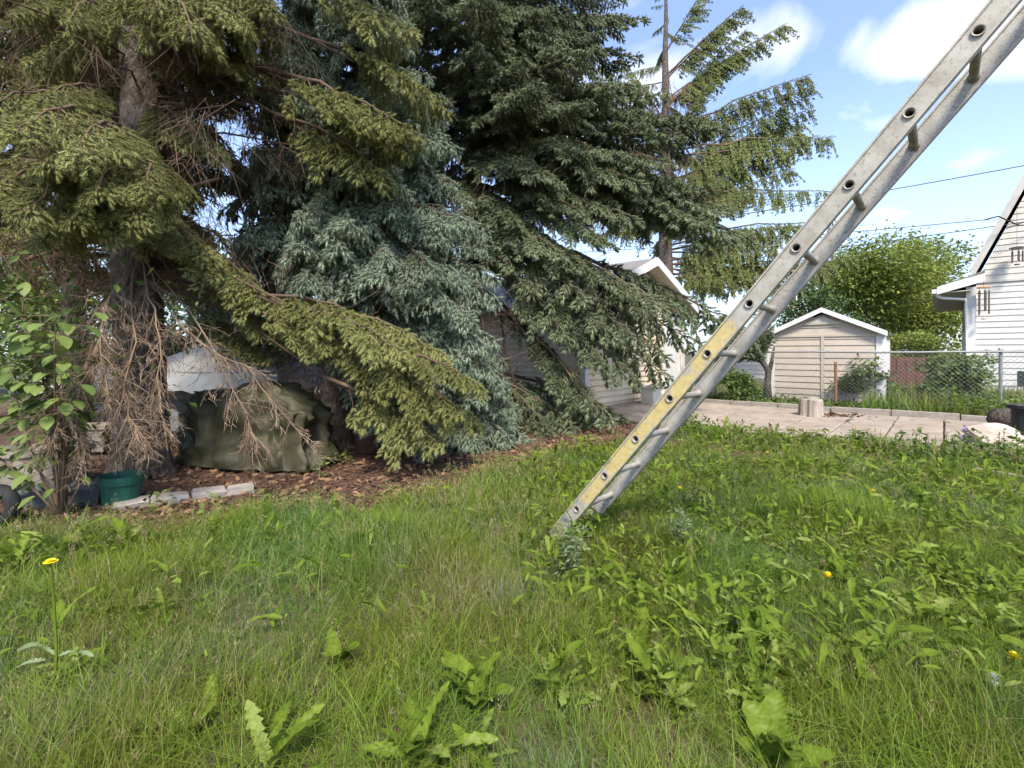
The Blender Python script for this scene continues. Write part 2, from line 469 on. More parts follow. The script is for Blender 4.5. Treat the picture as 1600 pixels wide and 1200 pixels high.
def bump2(x, y, s=1.0, seed=0):
    """smooth pseudo-noise in 0..1"""
    r = np.random.default_rng(100 + seed)
    o = np.zeros_like(x, dtype=float)
    for k in range(7):
        a, b_, p = r.uniform(-3, 3), r.uniform(-3, 3), r.uniform(0, 6.28)
        o += np.sin((a * x + b_ * y) * s + p)
    return .5 + o / 7 * .9


def gz(x, y):
    """gentle rise and fall of the yard"""
    x = np.asarray(x, float); y = np.asarray(y, float)
    near = np.exp(-((x / 6) ** 2 + ((y - 3) / 4) ** 2))
    return .05 * (bump2(x, y, .6, 3) - .5) * near


xs = np.concatenate([np.linspace(-300, -14, 14), np.linspace(-13, 13, 105), np.linspace(14, 300, 14)])
ys = np.concatenate([np.linspace(-60, -2, 6), np.linspace(-1.5, 14, 63), np.linspace(15, 400, 18)])
X, Y = np.meshgrid(xs, ys)
Z = gz(X, Y)
nx, ny = len(xs), len(ys)
i = np.arange(ny - 1)[:, None] * nx; j = np.arange(nx - 1)[None]
f = np.stack([i + j, i + j + 1, i + nx + j + 1, i + nx + j], -1).reshape(-1, 4)
g = MB().add(np.stack([X, Y, Z], -1), f).build('ground', M['soil'], None, True)
tag(g, 'earth and thin grass of the back yard', None, None, 'structure')

# mulch bed under the spruces
bx = np.linspace(-11, 2.6, 110)
rows = 40
ey = edge_y(bx) + .06 * np.sin(bx * 7) + .05 * np.sin(bx * 17 + 1)
far = np.where(bx < 1.0, 13.5, np.interp(bx, [1.0, 2.6], [9.0, 7.4]))
far = np.maximum(far, ey + .2)
tt = np.linspace(0, 1, rows) ** 1.6
X = np.broadcast_to(bx, (rows, len(bx))); Y = ey + tt[:, None] * (far - ey)
Z = gz(X, Y) + .006 + .03 * np.clip(tt[:, None] * 8, 0, 1) * bump2(X, Y, 5, 5)
i = np.arange(rows - 1)[:, None] * len(bx); j = np.arange(len(bx) - 1)[None]
f = np.stack([i + j, i + j + 1, i + len(bx) + j + 1, i + len(bx) + j], -1).reshape(-1, 4)
mb_ = MB().add(np.stack([X, Y, Z], -1), f).build('mulch_bed', M['mulch'], None, True)
tag(mb_, 'red-brown mulch bed under the spruces', None, None, 'structure')
# bare earth patches and the worn track at the right
for nm, c, rx, ry, sd in (('bare_earth_patch', at(1200, 712, 5.6) * [1, 1, 0], .75, .3, 1), ('bare_earth_path', np.array([4.4, 3.2, 0]), .9, 2.4, 2), ('bare_earth_patch', at(1020, 694, 6.3) * [1, 1, 0], .9, .4, 3)):
    a = np.linspace(0, 2 * np.pi, 40, endpoint=False)
    rr = 1 + .18 * np.sin(3 * a + sd) + .1 * np.sin(7 * a + 2 * sd) + .05 * np.sin(13 * a)
    v = [(c[0], c[1], float(gz(c[0], c[1])) + .012)]
    for s_ in (.5, 1):
        for q, r_ in zip(a, rr):
            px_, py_ = c[0] + rx * s_ * r_ * math.cos(q), c[1] + ry * s_ * r_ * math.sin(q)
            v.append((px_, py_, float(gz(px_, py_)) + (.014 if s_ < 1 else .004)))
    fs = [(0, 1 + k, 1 + (k + 1) % 40) for k in range(40)] + [(1 + k, 41 + k, 41 + (k + 1) % 40, 1 + (k + 1) % 40) for k in range(40)]
    tag(MB().add(v, fs).build(nm, M['mulch'], None, True), 'bare reddish earth worn through the grass', None, None, 'structure')

# bark chips and needles lying on the bed
N = 21000
cx = rng.uniform(-7, 2.6, N); cy = edge_y(cx) - .12 + np.abs(rng.standard_normal(N)) * 1.9
ok = (cy < 11) & (np.abs(cx) < 1.2 * cy + .6)
cx, cy = cx[ok], cy[ok]; N = len(cx)
an = rng.uniform(0, 6.28, N); ln = rng.uniform(.008, .033, N) * (1 + .6 * (rng.random(N) < .1)); wd = ln * rng.uniform(.15, .55, N); ti = rng.normal(0, .35, N)
d = np.stack([np.cos(an), np.sin(an), ti], -1) * ln[:, None]
s = np.stack([-np.sin(an), np.cos(an), rng.normal(0, .35, N)], -1) * wd[:, None]
p0 = np.stack([cx, cy, gz(cx, cy) + .022 + .02 * rng.random(N)], -1)
h = np.array([0, 0, 1.0]) * (wd * .5)[:, None]
v = np.stack([p0 - d, p0 + s, p0 + d, p0 - s, p0 + h], 1)
f = (np.arange(N)[:, None, None] * 5 + np.array([[0, 3, 4], [3, 2, 4], [2, 1, 4], [1, 0, 4]])[None]).reshape(-1, 3)
o = MB().add(v, f, np.repeat(rng.random(N), 5)).build('bark_chips', M['chip'])
tag(o, 'loose bark chips and dead needles on the bed', 'mulch', None, 'stuff')

# fallen cones
prof = [(0.0, -.5), (.13, -.46), (.2, -.3), (.225, -.05), (.2, .2), (.13, .4), (.04, .5), (0, .5)]
cone_me = []
for k in range(3):
    q = MB()
    ang = np.arange(8) / 8 * 2 * np.pi
    vv = []
    for t_, (r_, z_) in enumerate(prof):
        rr = r_ * (1 + .14 * rng.standard_normal(8))
        vv.append(np.stack([rr * np.cos(ang + .39 * (t_ % 2)), rr * np.sin(ang + .39 * (t_ % 2)), np.full(8, z_)], -1))
    i = np.arange(len(prof) - 1)[:, None] * 8; j = np.arange(8)[None]; kk = (j + 1) % 8
    q.add(np.concatenate(vv), np.stack([i + j, i + kk, i + 8 + kk, i + 8 + j], -1).reshape(-1, 4))
    cone_me.append(q.mesh('pine_cone', M['cone']))
cnt = 0
while cnt < 190:
    px_, py_ = rng.uniform(150, 960), rng.uniform(690, 815)
    d_ = CH * F / (py_ - HY)
    x_, y_ = (px_ - 800) / F * d_, d_
    if y_ < edge_y(x_) + .02: continue
    o = link('pine_cone', cone_me[cnt % 3])
    o.location = (x_, y_, float(gz(x_, y_)) + .034)
    o.rotation_euler = (R(90) + rng.normal(0, .25), rng.uniform(0, 6), rng.uniform(0, 6.28))
    s_ = rng.uniform(.05, .085)
    o.scale = (s_ * 1.1, s_ * 1.1, s_)
    tag(o, 'small tan cone lying on the red-brown mulch under the spruces', 'pine cone', 'cones fallen on the mulch')
    cnt += 1

# ------------------------------------------------------------------ patio, kerb
patio = MB().box(G(-1.6, 9.2, .0) + [0, 0, .012], (8.4, 3.62, .024), [[*V2, 0], [*U2, 0], [0, 0, 1]]).build('patio', M['mulch'])
tag(patio, 'pale concrete slab patio behind the lawn', None, None, 'structure')
slab_me = []
for k in range(4):
    q = MB()
    w_, h_, t_ = .289, .289, .05
    e_ = .012
    ring = [(-w_, -h_), (w_, -h_), (w_, h_), (-w_, h_)]
    v = [(x_, y_, 0) for x_, y_ in ring] + [(x_, y_, t_ - e_) for x_, y_ in ring] + [(x_ * .96, y_ * .96, t_) for x_, y_ in ring]
    v = np.array(v) + np.concatenate([np.zeros((8, 3)), rng.normal(0, .003, (4, 3))])
    fs = [(0, 1, 5, 4), (1, 2, 6, 5), (2, 3, 7, 6), (3, 0, 4, 7), (4, 5, 9, 8), (5, 6, 10, 9), (6, 7, 11, 10), (7, 4, 8, 11), (8, 9, 10, 11)]
    slab_me.append(q.add(v, fs).mesh('slab', M['concrete']))
for ia in range(14):
    for ib in range(6):
        a_, b_ = -5.4 + .3 + ia * .6, 7.4 + .3 + ib * .6
        if a_ > 2.0 and b_ < 8.2: continue
        p = G(a_, b_)
        o = link('slab', slab_me[(ia * 5 + ib * 3) % 4], patio)
        o.location = (p[0], p[1], .006 + rng.uniform(0, .014))
        o.rotation_euler = (rng.normal(0, .008), rng.normal(0, .008), -.728 + rng.normal(0, .008) + (ia * 7 + ib) % 4 * math.pi / 2)
kerb = empty('kerb'); tag(kerb, 'low concrete kerb along the back of the patio', None, None, 'structure')
for k in range(10):
    p = G(-5.3 + .45 + k * .92, 11.15)
    o = MB().box((0, 0, .07), (.9, .16, .14)).build('kerb_block', M['kerbstone'], kerb)
    o.location = (p[0], p[1], rng.uniform(-.01, .012)); o.rotation_euler = (0, rng.normal(0, .01), -.728 + rng.normal(0, .015))

# ------------------------------------------------------------------ lap siding, buildings
AX = np.array([[*V2, 0], [*U2, 0], [0, 0, 1]])


def boards(T, O, A, Nn, a0, a1, z0, z1, course, mat, name='siding_board', proud=.024):
    """courses of lap siding; a0(z), a1(z) give both ends at height z; A along the wall, Nn outward"""
    O = np.asarray(O, float); A = np.asarray(A, float); Nn = np.asarray(Nn, float)
    z = z0
    while z < z1 - .01:
        zt = min(z + course, z1)
        b0, b1, t0, t1 = a0(z), a1(z), a0(zt), a1(zt)
        if b1 - b0 > .05:
            if t1 - t0 < .02:
                c_ = (t0 + t1) / 2; t0, t1 = c_ - .01, c_ + .01
            v = []
            for (l_, r_, zz, pr) in ((b0, b1, z, proud), (t0, t1, zt + .006, .004)):
                for n_ in (-.005, pr):
                    v += [O + A * l_ + Nn * n_ + [0, 0, zz], O + A * r_ + Nn * n_ + [0, 0, zz]]
            T.part(name, MB().add(v, [(0, 1, 3, 2), (4, 6, 7, 5), (2, 3, 7, 6), (0, 4, 5, 1), (0, 2, 6, 4), (1, 5, 7, 3)]), mat)
        z = zt


def slab_quad(p, thick, nrm):
    """a thick sheet from four corners"""
    p = np.asarray(p, float); q = p + np.asarray(nrm, float) * thick
    return MB().add(np.concatenate([p, q]), [(0, 3, 2, 1), (4, 5, 6, 7), (0, 1, 5, 4), (1, 2, 6, 5), (2, 3, 7, 6), (3, 0, 4, 7)])


def V3(v2, z=0): return np.array([v2[0], v2[1], z])


# --- beige garage behind the spruces
gA, gB0, gB1, gE, gP = -5.34, 8.15, 12.95, 2.3, 3.24
T = Thing('beige_garage', G(gA, gB0), 'beige lap-sided garage with white gable trim behind the spruces', 'garage')
gm = (gB0 + gB1) / 2
core = MB()
pts = [G(gA, gB0, 0), G(gA, gB1, 0), G(gA, gB1, gE), G(gA, gm, gP - .12), G(gA, gB0, gE)]
pts2 = [p - V3(V2) * 6.4 for p in pts]
core.add(pts + pts2, [(0, 1, 2, 3, 4), (9, 8, 7, 6, 5), (0, 5, 6, 1), (1, 6, 7, 2), (0, 4, 9, 5), (4, 3, 8, 9), (3, 2, 7, 8)])
T.part('wall_core', core, M['siding_beige'])
boards(T, G(gA, gB0), V3(U2), V3(V2), lambda z: .1, lambda z: gB1 - gB0 - .1, .14, gE, .125, M['siding_beige'], proud=.036)
sl = (gP - gE) / (gm - gB0)
boards(T, G(gA, gB0), V3(U2), V3(V2), lambda z: max(.1, (z - gE) / sl), lambda z: gB1 - gB0 - max(.1, (z - gE) / sl), gE, gP - .15, .125, M['siding_beige'])
boards(T, G(gA, gB0), -V3(V2), -V3(U2), lambda z: .1, lambda z: 6.4, .14, gE, .125, M['siding_beige'], proud=.036)
for b_ in (gB0, gB1):
    T.part('corner_trim', MB().box(G(gA + (.0 if b_ == gB0 else 0), b_, gE / 2), (.13, .13, gE), AX), M['trim'])
ov, og = .38, .42
for s_ in (-1, 1):
    e_ = gm + s_ * ((gB1 - gB0) / 2 + ov)
    ze = gE - sl * ov + .06
    q = [G(gA + og, e_, ze), G(gA - 6.8, e_, ze), G(gA - 6.8, gm, gP + .06), G(gA + og, gm, gP + .06)]
    nr = np.cross(q[1] - q[0], q[2] - q[1]); nr /= np.linalg.norm(nr); nr *= np.sign(nr[2])
    T.part('roof', slab_quad(q, .07, nr), M['shingle'])
    q2 = [p - [0, 0, .004] for p in q]
    T.part('soffit', slab_quad([q2[0] - V3(V2) * .02, q2[0] - V3(V2) * og, q2[3] - V3(V2) * og, q2[3] - V3(V2) * .02], -.02, nr), M['soffit'])
    r0, r1 = G(gA + og + .02, e_, ze - .11), G(gA + og + .02, gm, gP - .05)
    T.part('rake_board', MB().add([r0, r1, r1 + [0, 0, .19], r0 + [0, 0, .19], r0 - V3(V2) * .035, r1 - V3(V2) * .035, r1 - V3(V2) * .035 + [0, 0, .19], r0 - V3(V2) * .035 + [0, 0, .19]],
           [(0, 1, 2, 3), (7, 6, 5, 4), (0, 4, 5, 1), (3, 2, 6, 7), (0, 3, 7, 4), (1, 5, 6, 2)]), M['trim'])
    T.part('fascia', MB().box(G(gA - 3.2, e_ + s_ * .015, ze - .02), (7.2, .03, .17), AX), M['trim'])
dr = T.part('door', MB().box(G(gA + .02, gB1 - .75, 1.0), (.05, .85, 2.0), AX), M['trim'])
T.part('frame', MB().box(G(gA + .035, gB1 - .28, 1.03), (.06, .08, 2.06), AX).box(G(gA + .035, gB1 - 1.22, 1.03), (.06, .08, 2.06), AX).box(G(gA + .035, gB1 - .75, 2.05), (.06, .86, .09), AX), M['trim'])
bn = Thing('waste_bin', G(gA + .5, gB0 + 1.9), 'small grey bin standing against the garage gable wall', 'bin')
bn.part('body', MB().add([G(gA + .5 + sx * (.13 + .03 * k), gB0 + 1.9 + sy * (.17 + .03 * k), k * .42) for k in (0, 1) for sx, sy in ((-1, -1), (1, -1), (1, 1), (-1, 1))],
        [(0, 3, 2, 1), (4, 5, 6, 7), (0, 1, 5, 4), (1, 2, 6, 5), (2, 3, 7, 6), (3, 0, 4, 7)]), M['fascia'])
bn.part('rim', MB().box(G(gA + .5, gB0 + 1.9, .43), (.36, .44, .03), AX), M['fascia'])

# --- tan metal garden shed
sA0, sA1, sB, sD, sE, sP = -3.2, -1.02, 13.25, 1.9, 1.62, 2.14
T = Thing('garden_shed', G(sA0, sB), 'tan metal garden shed with white corners behind the wire fence', 'shed')
sm = (sA0 + sA1) / 2
pts = [G(sA0, sB, 0), G(sA1, sB, 0), G(sA1, sB, sE), G(sm, sB, sP - .06), G(sA0, sB, sE)]
pts2 = [p + V3(U2) * sD for p in pts]
T.part('wall_core', MB().add(pts + pts2, [(0, 1, 2, 3, 4), (9, 8, 7, 6, 5), (0, 5, 6, 1), (1, 6, 7, 2), (0, 4, 9, 5), (4, 3, 8, 9), (3, 2, 7, 8)]), M['siding_tan'])
sw = sA1 - sA0
boards(T, G(sA0, sB), V3(V2), -V3(U2), lambda z: .09, lambda z: sw / 2 - .035, .05, sE - .05, .145, M['siding_tan'], 'wall_panel', .022)
boards(T, G(sA0, sB), V3(V2), -V3(U2), lambda z: sw / 2 + .035, lambda z: sw - .09, .05, sE - .05, .145, M['siding_tan'], 'wall_panel', .022)
ssl = (sP - sE) / (sw / 2)
boards(T, G(sA0, sB), V3(V2), -V3(U2), lambda z: max(.02, (z - sE) / ssl), lambda z: sw - max(.02, (z - sE) / ssl), sE - .05, sP - .13, .2, M['siding_tan'], 'gable_panel', .022)
T.part('batten', MB().box(G(sm, sB - .02, sE / 2), (.06, .03, sE - .02), AX), M['siding_tan'])
T.part('gable_rail', MB().box(G(sm, sB - .022, sE - .04), (sw - .1, .03, .05), AX), M['siding_tan'])
vt = T.part('gable_vent', MB().add([G(sm + x_, sB - .028 - y_, z_) for y_ in (0, .025) for x_, z_ in ((-.42, 1.84), (.42, 1.84), (.36, 1.875), (0, 2.03), (-.36, 1.875))],
       [(0, 4, 3, 2, 1), (5, 6, 7, 8, 9), (0, 1, 6, 5), (1, 2, 7, 6), (2, 3, 8, 7), (3, 4, 9, 8), (4, 0, 5, 9)]), M['siding_tan'])
T.part('louvre', MB().add([G(sm + x_, sB - .056, z_) for x_, z_ in ((-.28, 1.875), (-.02, 1.875), (-.02, 1.985))] + [G(sm + x_, sB - .056, z_) for x_, z_ in ((.02, 1.875), (.28, 1.875), (.02, 1.985))], [(0, 1, 2), (3, 4, 5)]), M['fascia'])
for a_ in (sA0, sA1):
    T.part('corner_trim', MB().box(G(a_, sB, sE / 2), (.17, .07, sE), AX).box(G(a_ + (.01 if a_ == sA1 else -.01), sB + .09, sE / 2), (.05, .11, sE), AX), M['trim'])
for s_ in (-1, 1):
    e_ = sm + s_ * (sw / 2 + .12); ze = sE - ssl * .12 + .03
    q = [G(e_, sB - .12, ze), G(e_, sB + sD + .1, ze), G(sm, sB + sD + .1, sP + .03), G(sm, sB - .12, sP + .03)]
    nr = np.cross(q[1] - q[0], q[2] - q[1]); nr /= np.linalg.norm(nr); nr *= np.sign(nr[2])
    T.part('roof', slab_quad(q, .03, nr), M['shingle'])
    r0, r1 = G(e_, sB - .125, ze - .05), G(sm, sB - .125, sP - .02)
    u3 = V3(U2) * .03; up = np.array([0, 0, .11])
    T.part('rake_board', MB().add([r0, r1, r1 + up, r0 + up, r0 - u3, r1 - u3, r1 - u3 + up, r0 - u3 + up], [(3, 2, 1, 0), (4, 5, 6, 7), (0, 1, 5, 4), (3, 7, 6, 2), (0, 4, 7, 3), (1, 2, 6, 5)]), M['trim'])
for k in range(8):
    T.part('side_louvre', MB().box(G(sA1 + .03, sB + .35 + .18 * k, 1.05), (.03, .06, .9), AX), M['trim'])

# --- white neighbour house at the right
hA, hB, hE = .62, 20.6, 3.2
T = Thing('white_house', G(hA, hB), 'white lap-sided house with steep grey-trimmed gable beyond the fence', 'house')
hW, pk = 2.35, 8.6        # gable from a = hA+.15
T.part('wall_core', MB().add([G(hA + a_, hB + b_, z_) for b_ in (0, 9) for a_, z_ in ((0, 0), (7.6, 0), (7.6, hE), (4.6, hE + .01), (hW, pk), (.1, hE + .01), (0, hE))],
       [(0, 1, 2, 3, 4, 5, 6), (13, 12, 11, 10, 9, 8, 7), (0, 7, 8, 1), (1, 8, 9, 2), (0, 6, 13, 7), (6, 5, 12, 13), (5, 4, 11, 12), (4, 3, 10, 11), (3, 2, 9, 10)]), M['siding_white'])
boards(T, G(hA, hB), V3(V2), -V3(U2), lambda z: .12, lambda z: 7.6, .2, hE + .1, .175, M['siding_white'])
gs = (pk - hE) / (hW - .1)
boards(T, G(hA, hB), V3(V2), -V3(U2), lambda z: .1 + (z - hE - .1) / gs, lambda z: 4.6 - (z - hE - .1) / gs, hE + .16, pk - .25, .175, M['soffit'], 'gable_board')
boards(T, G(hA, hB), V3(U2), -V3(V2), lambda z: .12, lambda z: 9, .2, hE - .1, .175, M['siding_white'])
T.part('gable_band', MB().box(G(hA + 3.8, hB - .035, hE + .13), (7.3, .03, .05), AX), M['fascia'])
T.part('side_roof', slab_quad([G(hA + 4.3, hB - .3, hE + .2), G(hA + 8.0, hB - .3, hE + .1), G(hA + 8.0, hB + 9.3, hE + .1), G(hA + 4.3, hB + 9.3, hE + .2)], .12, (0, 0, 1)), M['shingle'])
T.part('corner_trim', MB().box(G(hA, hB, hE / 2), (.22, .22, hE), AX), M['trim'])
for k in range(4):
    wnd = T.part('window', MB().box(G(hA - .03, hB + 1.0 + 1.5 * k, 2.15), (.06, .9, 1.3), AX), M['trim'])
    T.part('pane', MB().box(G(hA - .055, hB + 1.0 + 1.5 * k, 2.15), (.03, .74, 1.12), AX), M['glass'], wnd).location = (0, 0, 0)
# steep front rakes
for s_ in (-1, 1):
    b0 = G(hA + hW + s_ * (hW - .02), hB - .26, hE + .2); b1 = G(hA + hW, hB - .26, pk + .2)
    hgt = np.array([0, 0, .5]); u3 = V3(U2) * .05
    T.part('rake_board', MB().add([b0, b1, b1 + hgt, b0 + hgt * .8, b0 + u3, b1 + u3, b1 + u3 + hgt, b0 + u3 + hgt * .8], [(0, 1, 2, 3), (7, 6, 5, 4), (0, 4, 5, 1), (3, 2, 6, 7), (0, 3, 7, 4), (1, 5, 6, 2)]), M['fascia'])
    q = [b0 + u3 * 1.2, b1 + u3 * 1.2, b1 + V3(U2) * 9.4, b0 + V3(U2) * 9.4]
    T.part('roof', slab_quad(q, .1, (0, 0, 1)), M['shingle'])
# lower eave running along the side wall
eo = .78
q = [G(hA - eo, hB - .4, hE - .16), G(hA - eo, hB + 9.3, hE - .16), G(hA + .3, hB + 9.3, hE + .26), G(hA + .3, hB - .4, hE + .26)]
T.part('eave_roof', slab_quad([p + [0, 0, .13] for p in q], .06, (0, 0, 1)), M['shingle'])
T.part('eave_soffit', slab_quad([G(hA - eo, hB - .36, hE - .16), G(hA - eo, hB + 9.3, hE - .16), G(hA, hB + 9.3, hE - .13), G(hA, hB - .36, hE - .13)], .02, (0, 0, 1)), M['soffit'])
r0, r1 = G(hA - eo, hB - .41, hE - .2), G(hA + .3, hB - .41, hE + .12)
up = np.array([0, 0, .24]); u3 = V3(U2) * .04
T.part('eave_fascia', MB().add([r0, r1, r1 + up, r0 + up, r0 + u3, r1 + u3, r1 + u3 + up, r0 + u3 + up], [(0, 1, 2, 3), (7, 6, 5, 4), (0, 4, 5, 1), (3, 2, 6, 7), (0, 3, 7, 4), (1, 5, 6, 2)]), M['trim'])
T.part('gutter', MB().box(G(hA - eo - .06, hB + 4.5, hE - .1), (.13, 9.8, .13), AX), M['trim'])
T.part('downspout', MB().tube([G(hA - eo - .05, hB - .2, hE - .17), G(hA - eo + .1, hB - .2, hE - .3), G(hA - .12, hB - .14, hE - .38), G(hA - .1, hB - .14, hE - .6), G(hA - .1, hB - .14, .2)], .045, 8), M['trim'])

# --- things between and beyond
T = Thing('white_outbuilding', G(-6.2, 19.5), 'low white outbuilding beyond the wire fence beside the tan shed', 'outbuilding')
T.part('wall_core', MB().box(G(-5.0, 20.5, .95), (3.0, 2, 1.6), AX), M['siding_white'])
T.part('foundation', MB().box(G(-5.0, 20.5, .1), (3.04, 2.04, .22), AX), M['kerbstone'])
boards(T, G(-6.5, 19.5), V3(V2), -V3(U2), lambda z: .03, lambda z: 2.97, .22, 1.7, .16, M['siding_white'])
T.part('roof', MB().box(G(-5.0, 20.5, 1.8), (3.3, 2.3, .12), AX), M['shingle'])
T = Thing('brown_board_fence', G(-.85, 16.6), 'reddish-brown board fence between tan shed and white house', 'fence')
for k in range(5):
    T.part('fence_board', MB().box(G(-1.25 + .2 * k, 16.6 + rng.uniform(0, .01), .54 + rng.uniform(0, .02)), (.185, .025, 1.04), AX), M['brownwood'])
for z_ in (.3, 1.05):
    T.part('rail', MB().box(G(-.85, 16.66, z_ * .85), (1.0, .05, .09), AX), M['brownwood'])
# pale house far behind the spruces at the left
T = Thing('board_fence', (-9, 14.4, 0), 'weathered grey board fence glimpsed behind the shaded spruce trunks', 'fence')
for k in range(40):
    T.part('fence_board', MB().box((-11.6 + .29 * k, 14.4 + rng.uniform(0, .012), .85), (.275, .03, 1.7 + rng.uniform(-.03, .03))), M['fence_grey'])
T.part('rail', MB().box((-5.9, 14.46, 1.3), (11.7, .06, .1)), M['fence_grey'])

# ------------------------------------------------------------------ chain link fence
fB, fA0, fA1, fH = 12.6, -5.2, 5.0, 1.2
T = Thing('chain_link_fence', G(fA0, fB), 'grey chain link wire fence with top rail behind the patio', 'fence')
T.part('top_rail', MB().tube([G(a_, fB, fH + .008 * math.sin(a_ * 2)) for a_ in np.linspace(fA0, fA1, 18)], .021, 8), M['galv'])
for a_ in (-4.35, .78, 3.3):
    p = T.part('post', MB().tube([G(a_, fB + .04, 0), G(a_, fB + .04, fH + .03)], .028, 10), M['galv'])
    T.part('post_cap', MB().lathe([(.0, .075), (.02, .07), (.034, .045), (.036, .02), (.036, 0)], G(a_, fB + .04, fH + .01), 10), M['galv'], p).location = (0, 0, 0)
o = T.part('post', MB().tube([G(-1.77, fB + .04, 0), G(-1.77, fB + .04, .98)], .03, 10), M['rust']); o['label'] = 'short rusty fence post'
mesh_ = MB(); step = .082; Hm = fH - .05
for s_ in (-1, 1):
    for c_ in np.arange(fA0 - Hm, fA1 + Hm, step):
        ts = np.array([0, Hm])
        aa = c_ + (ts if s_ > 0 else Hm - ts)
        lo, hi = fA0, fA1
        seg = []
        for k in range(13):
            z_ = k / 12 * Hm
            a_ = c_ + (z_ if s_ > 0 else Hm - z_)
            if lo <= a_ <= hi: seg.append(G(a_, fB + .006 * s_ + .004 * math.sin(k), z_ + .05))
        if len(seg) > 1: mesh_.tube([seg[0], seg[-1]], .0022, 3, cap=False)
T.part('wire_mesh', mesh_, M['galv'])
T = Thing('wire_gate', G(fA0 + .3, fB - .3), 'narrow wire gate leaf standing open beside the garage', 'gate')
q0, q1 = G(-4.75, 12.5), G(-4.55, 11.75)
fr = MB()
for a_, b_ in ((q0, q1),):
    fr.tube([q0 + [0, 0, .08], q0 + [0, 0, 1.12]], .02, 8).tube([q1 + [0, 0, .08], q1 + [0, 0, 1.12]], .02, 8)
    fr.tube([q0 + [0, 0, 1.1], q1 + [0, 0, 1.1]], .018, 8).tube([q0 + [0, 0, .1], q1 + [0, 0, .1]], .018, 8)
T.part('frame', fr, M['galv'])
q = MB()
for k in range(1, 12):
    t_ = k / 12
    q.tube([q0 * (1 - t_) + q1 * t_ + [0, 0, .1], q0 * (1 - t_) + q1 * t_ + [0, 0, 1.1]], .003, 3, cap=False)
    q.tube([q0 + [0, 0, .1 + t_], q1 + [0, 0, .1 + t_]], .003, 3, cap=False)
T.part('wire_mesh', q, M['galv'])

# ------------------------------------------------------------------ ladder
th_, ph_ = .880, .728
c_, s_ = math.cos(th_), math.sin(th_)
EL = np.array([c_ * math.cos(ph_), -c_ * math.sin(ph_), s_])
EW = np.array([-s_ * math.cos(ph_), s_ * math.sin(ph_), c_])
ED = V3(U2)
L0 = np.array([.537, 2.797, CH - .713])
foot = L0 + EL * (-.63)
T = Thing('aluminium_ladder', (foot[0], foot[1], 0), 'weathered aluminium ladder with flaking yellow paint leaning out over the lawn', 'ladder')
LP = lambda l_, w_, d_: L0 + EL * l_ + EW * w_ + ED * d_
lmin, lmax, RS = -.63, 3.75, .305
NS = 16


def rail(d0, thick, hw, mat, painted):
    q = MB()
    ks = np.arange(-1, 12) * RS
    ha = np.arange(NS) / NS * 2 * np.pi + np.pi / NS
    rad = .0165
    sqx = []
    # square ring as 16 points on a square border matching the circle's angles
    for a in ha:
        ca, sa = math.cos(a), math.sin(a); mxx = max(abs(ca), abs(sa))
        sqx.append((ca / mxx, sa / mxx))
    def val(l_): return float(np.clip(.53 - max(0, l_ - .95) * .5 - max(0, -.3 - l_) * 1.0, 0, .53)) if painted else 0
    lip = .006
    for d_, sg in ((d0, 1), (d0 + thick, -1)):
        prev = lmin
        for kk in ks:
            if kk - hw < lmin: continue
            b0, b1 = kk - hw * .999, kk + hw * .999
            # plain stretch, cut in pieces so the paint value can fade
            nseg = 3
            for m_ in range(nseg):
                x0, x1 = prev + (b0 - prev) * m_ / nseg, prev + (b0 - prev) * (m_ + 1) / nseg
                q.add([LP(x0, -hw, d_), LP(x1, -hw, d_), LP(x1, hw, d_), LP(x0, hw, d_)], [(0, 1, 2, 3) if sg < 0 else (3, 2, 1, 0)], np.array([val(x0), val(x1), val(x1), val(x0)]))
            cv = [LP(kk + rad * math.cos(a), rad * math.sin(a), d_) for a in ha]
            sv = [LP(kk + hw * .999 * sx, hw * sy, d_) for sx, sy in sqx]
            # add square corners through a four-gon fan
            fs = [(m_, (m_ + 1) % NS, NS + (m_ + 1) % NS, NS + m_) for m_ in range(NS)]
            q.add(cv + sv, fs, val(kk))
            for ang0 in range(4):
                a = math.pi / 4 + ang0 * math.pi / 2
                i0 = int(round((a - math.pi / NS) / (2 * math.pi / NS) - .5)) % NS
                i1 = (i0 + 1) % NS
                cr_ = LP(kk + hw * .999 * math.copysign(1, math.cos(a)), hw * math.copysign(1, math.sin(a)), d_)
                q.add([sv[i0], sv[i1], cr_], [(0, 1, 2)], val(kk))
            prev = b1
        q.add([LP(prev, -hw, d_), LP(lmax, -hw, d_), LP(lmax, hw, d_), LP(prev, hw, d_)], [(0, 1, 2, 3) if sg < 0 else (3, 2, 1, 0)], val(prev))
    for w_ in (-hw, hw):
        # raised lip along each edge: a thin flange standing proud of both faces
        ls = np.linspace(lmin, lmax, 30)
        w2 = w_ + math.copysign(.005, w_)
        e_ = [[LP(x_, w_ - math.copysign(.003, w_), d0 - lip), LP(x_, w2, d0 - lip), LP(x_, w2, d0 + thick + lip), LP(x_, w_ - math.copysign(.003, w_), d0 + thick + lip)] for x_ in ls]
        v = np.array(e_).reshape(-1, 3)
        fs = [(4 * k + a, 4 * k + (a + 1) % 4, 4 * k + 4 + (a + 1) % 4, 4 * k + 4 + a) for k in range(29) for a in range(4)] + [(0, 1, 2, 3), (116, 117, 118, 119)]
        q.add(v, fs, np.repeat([val(x_) * .8 for x_ in ls], 4))
    return T.part('rail', q, mat)


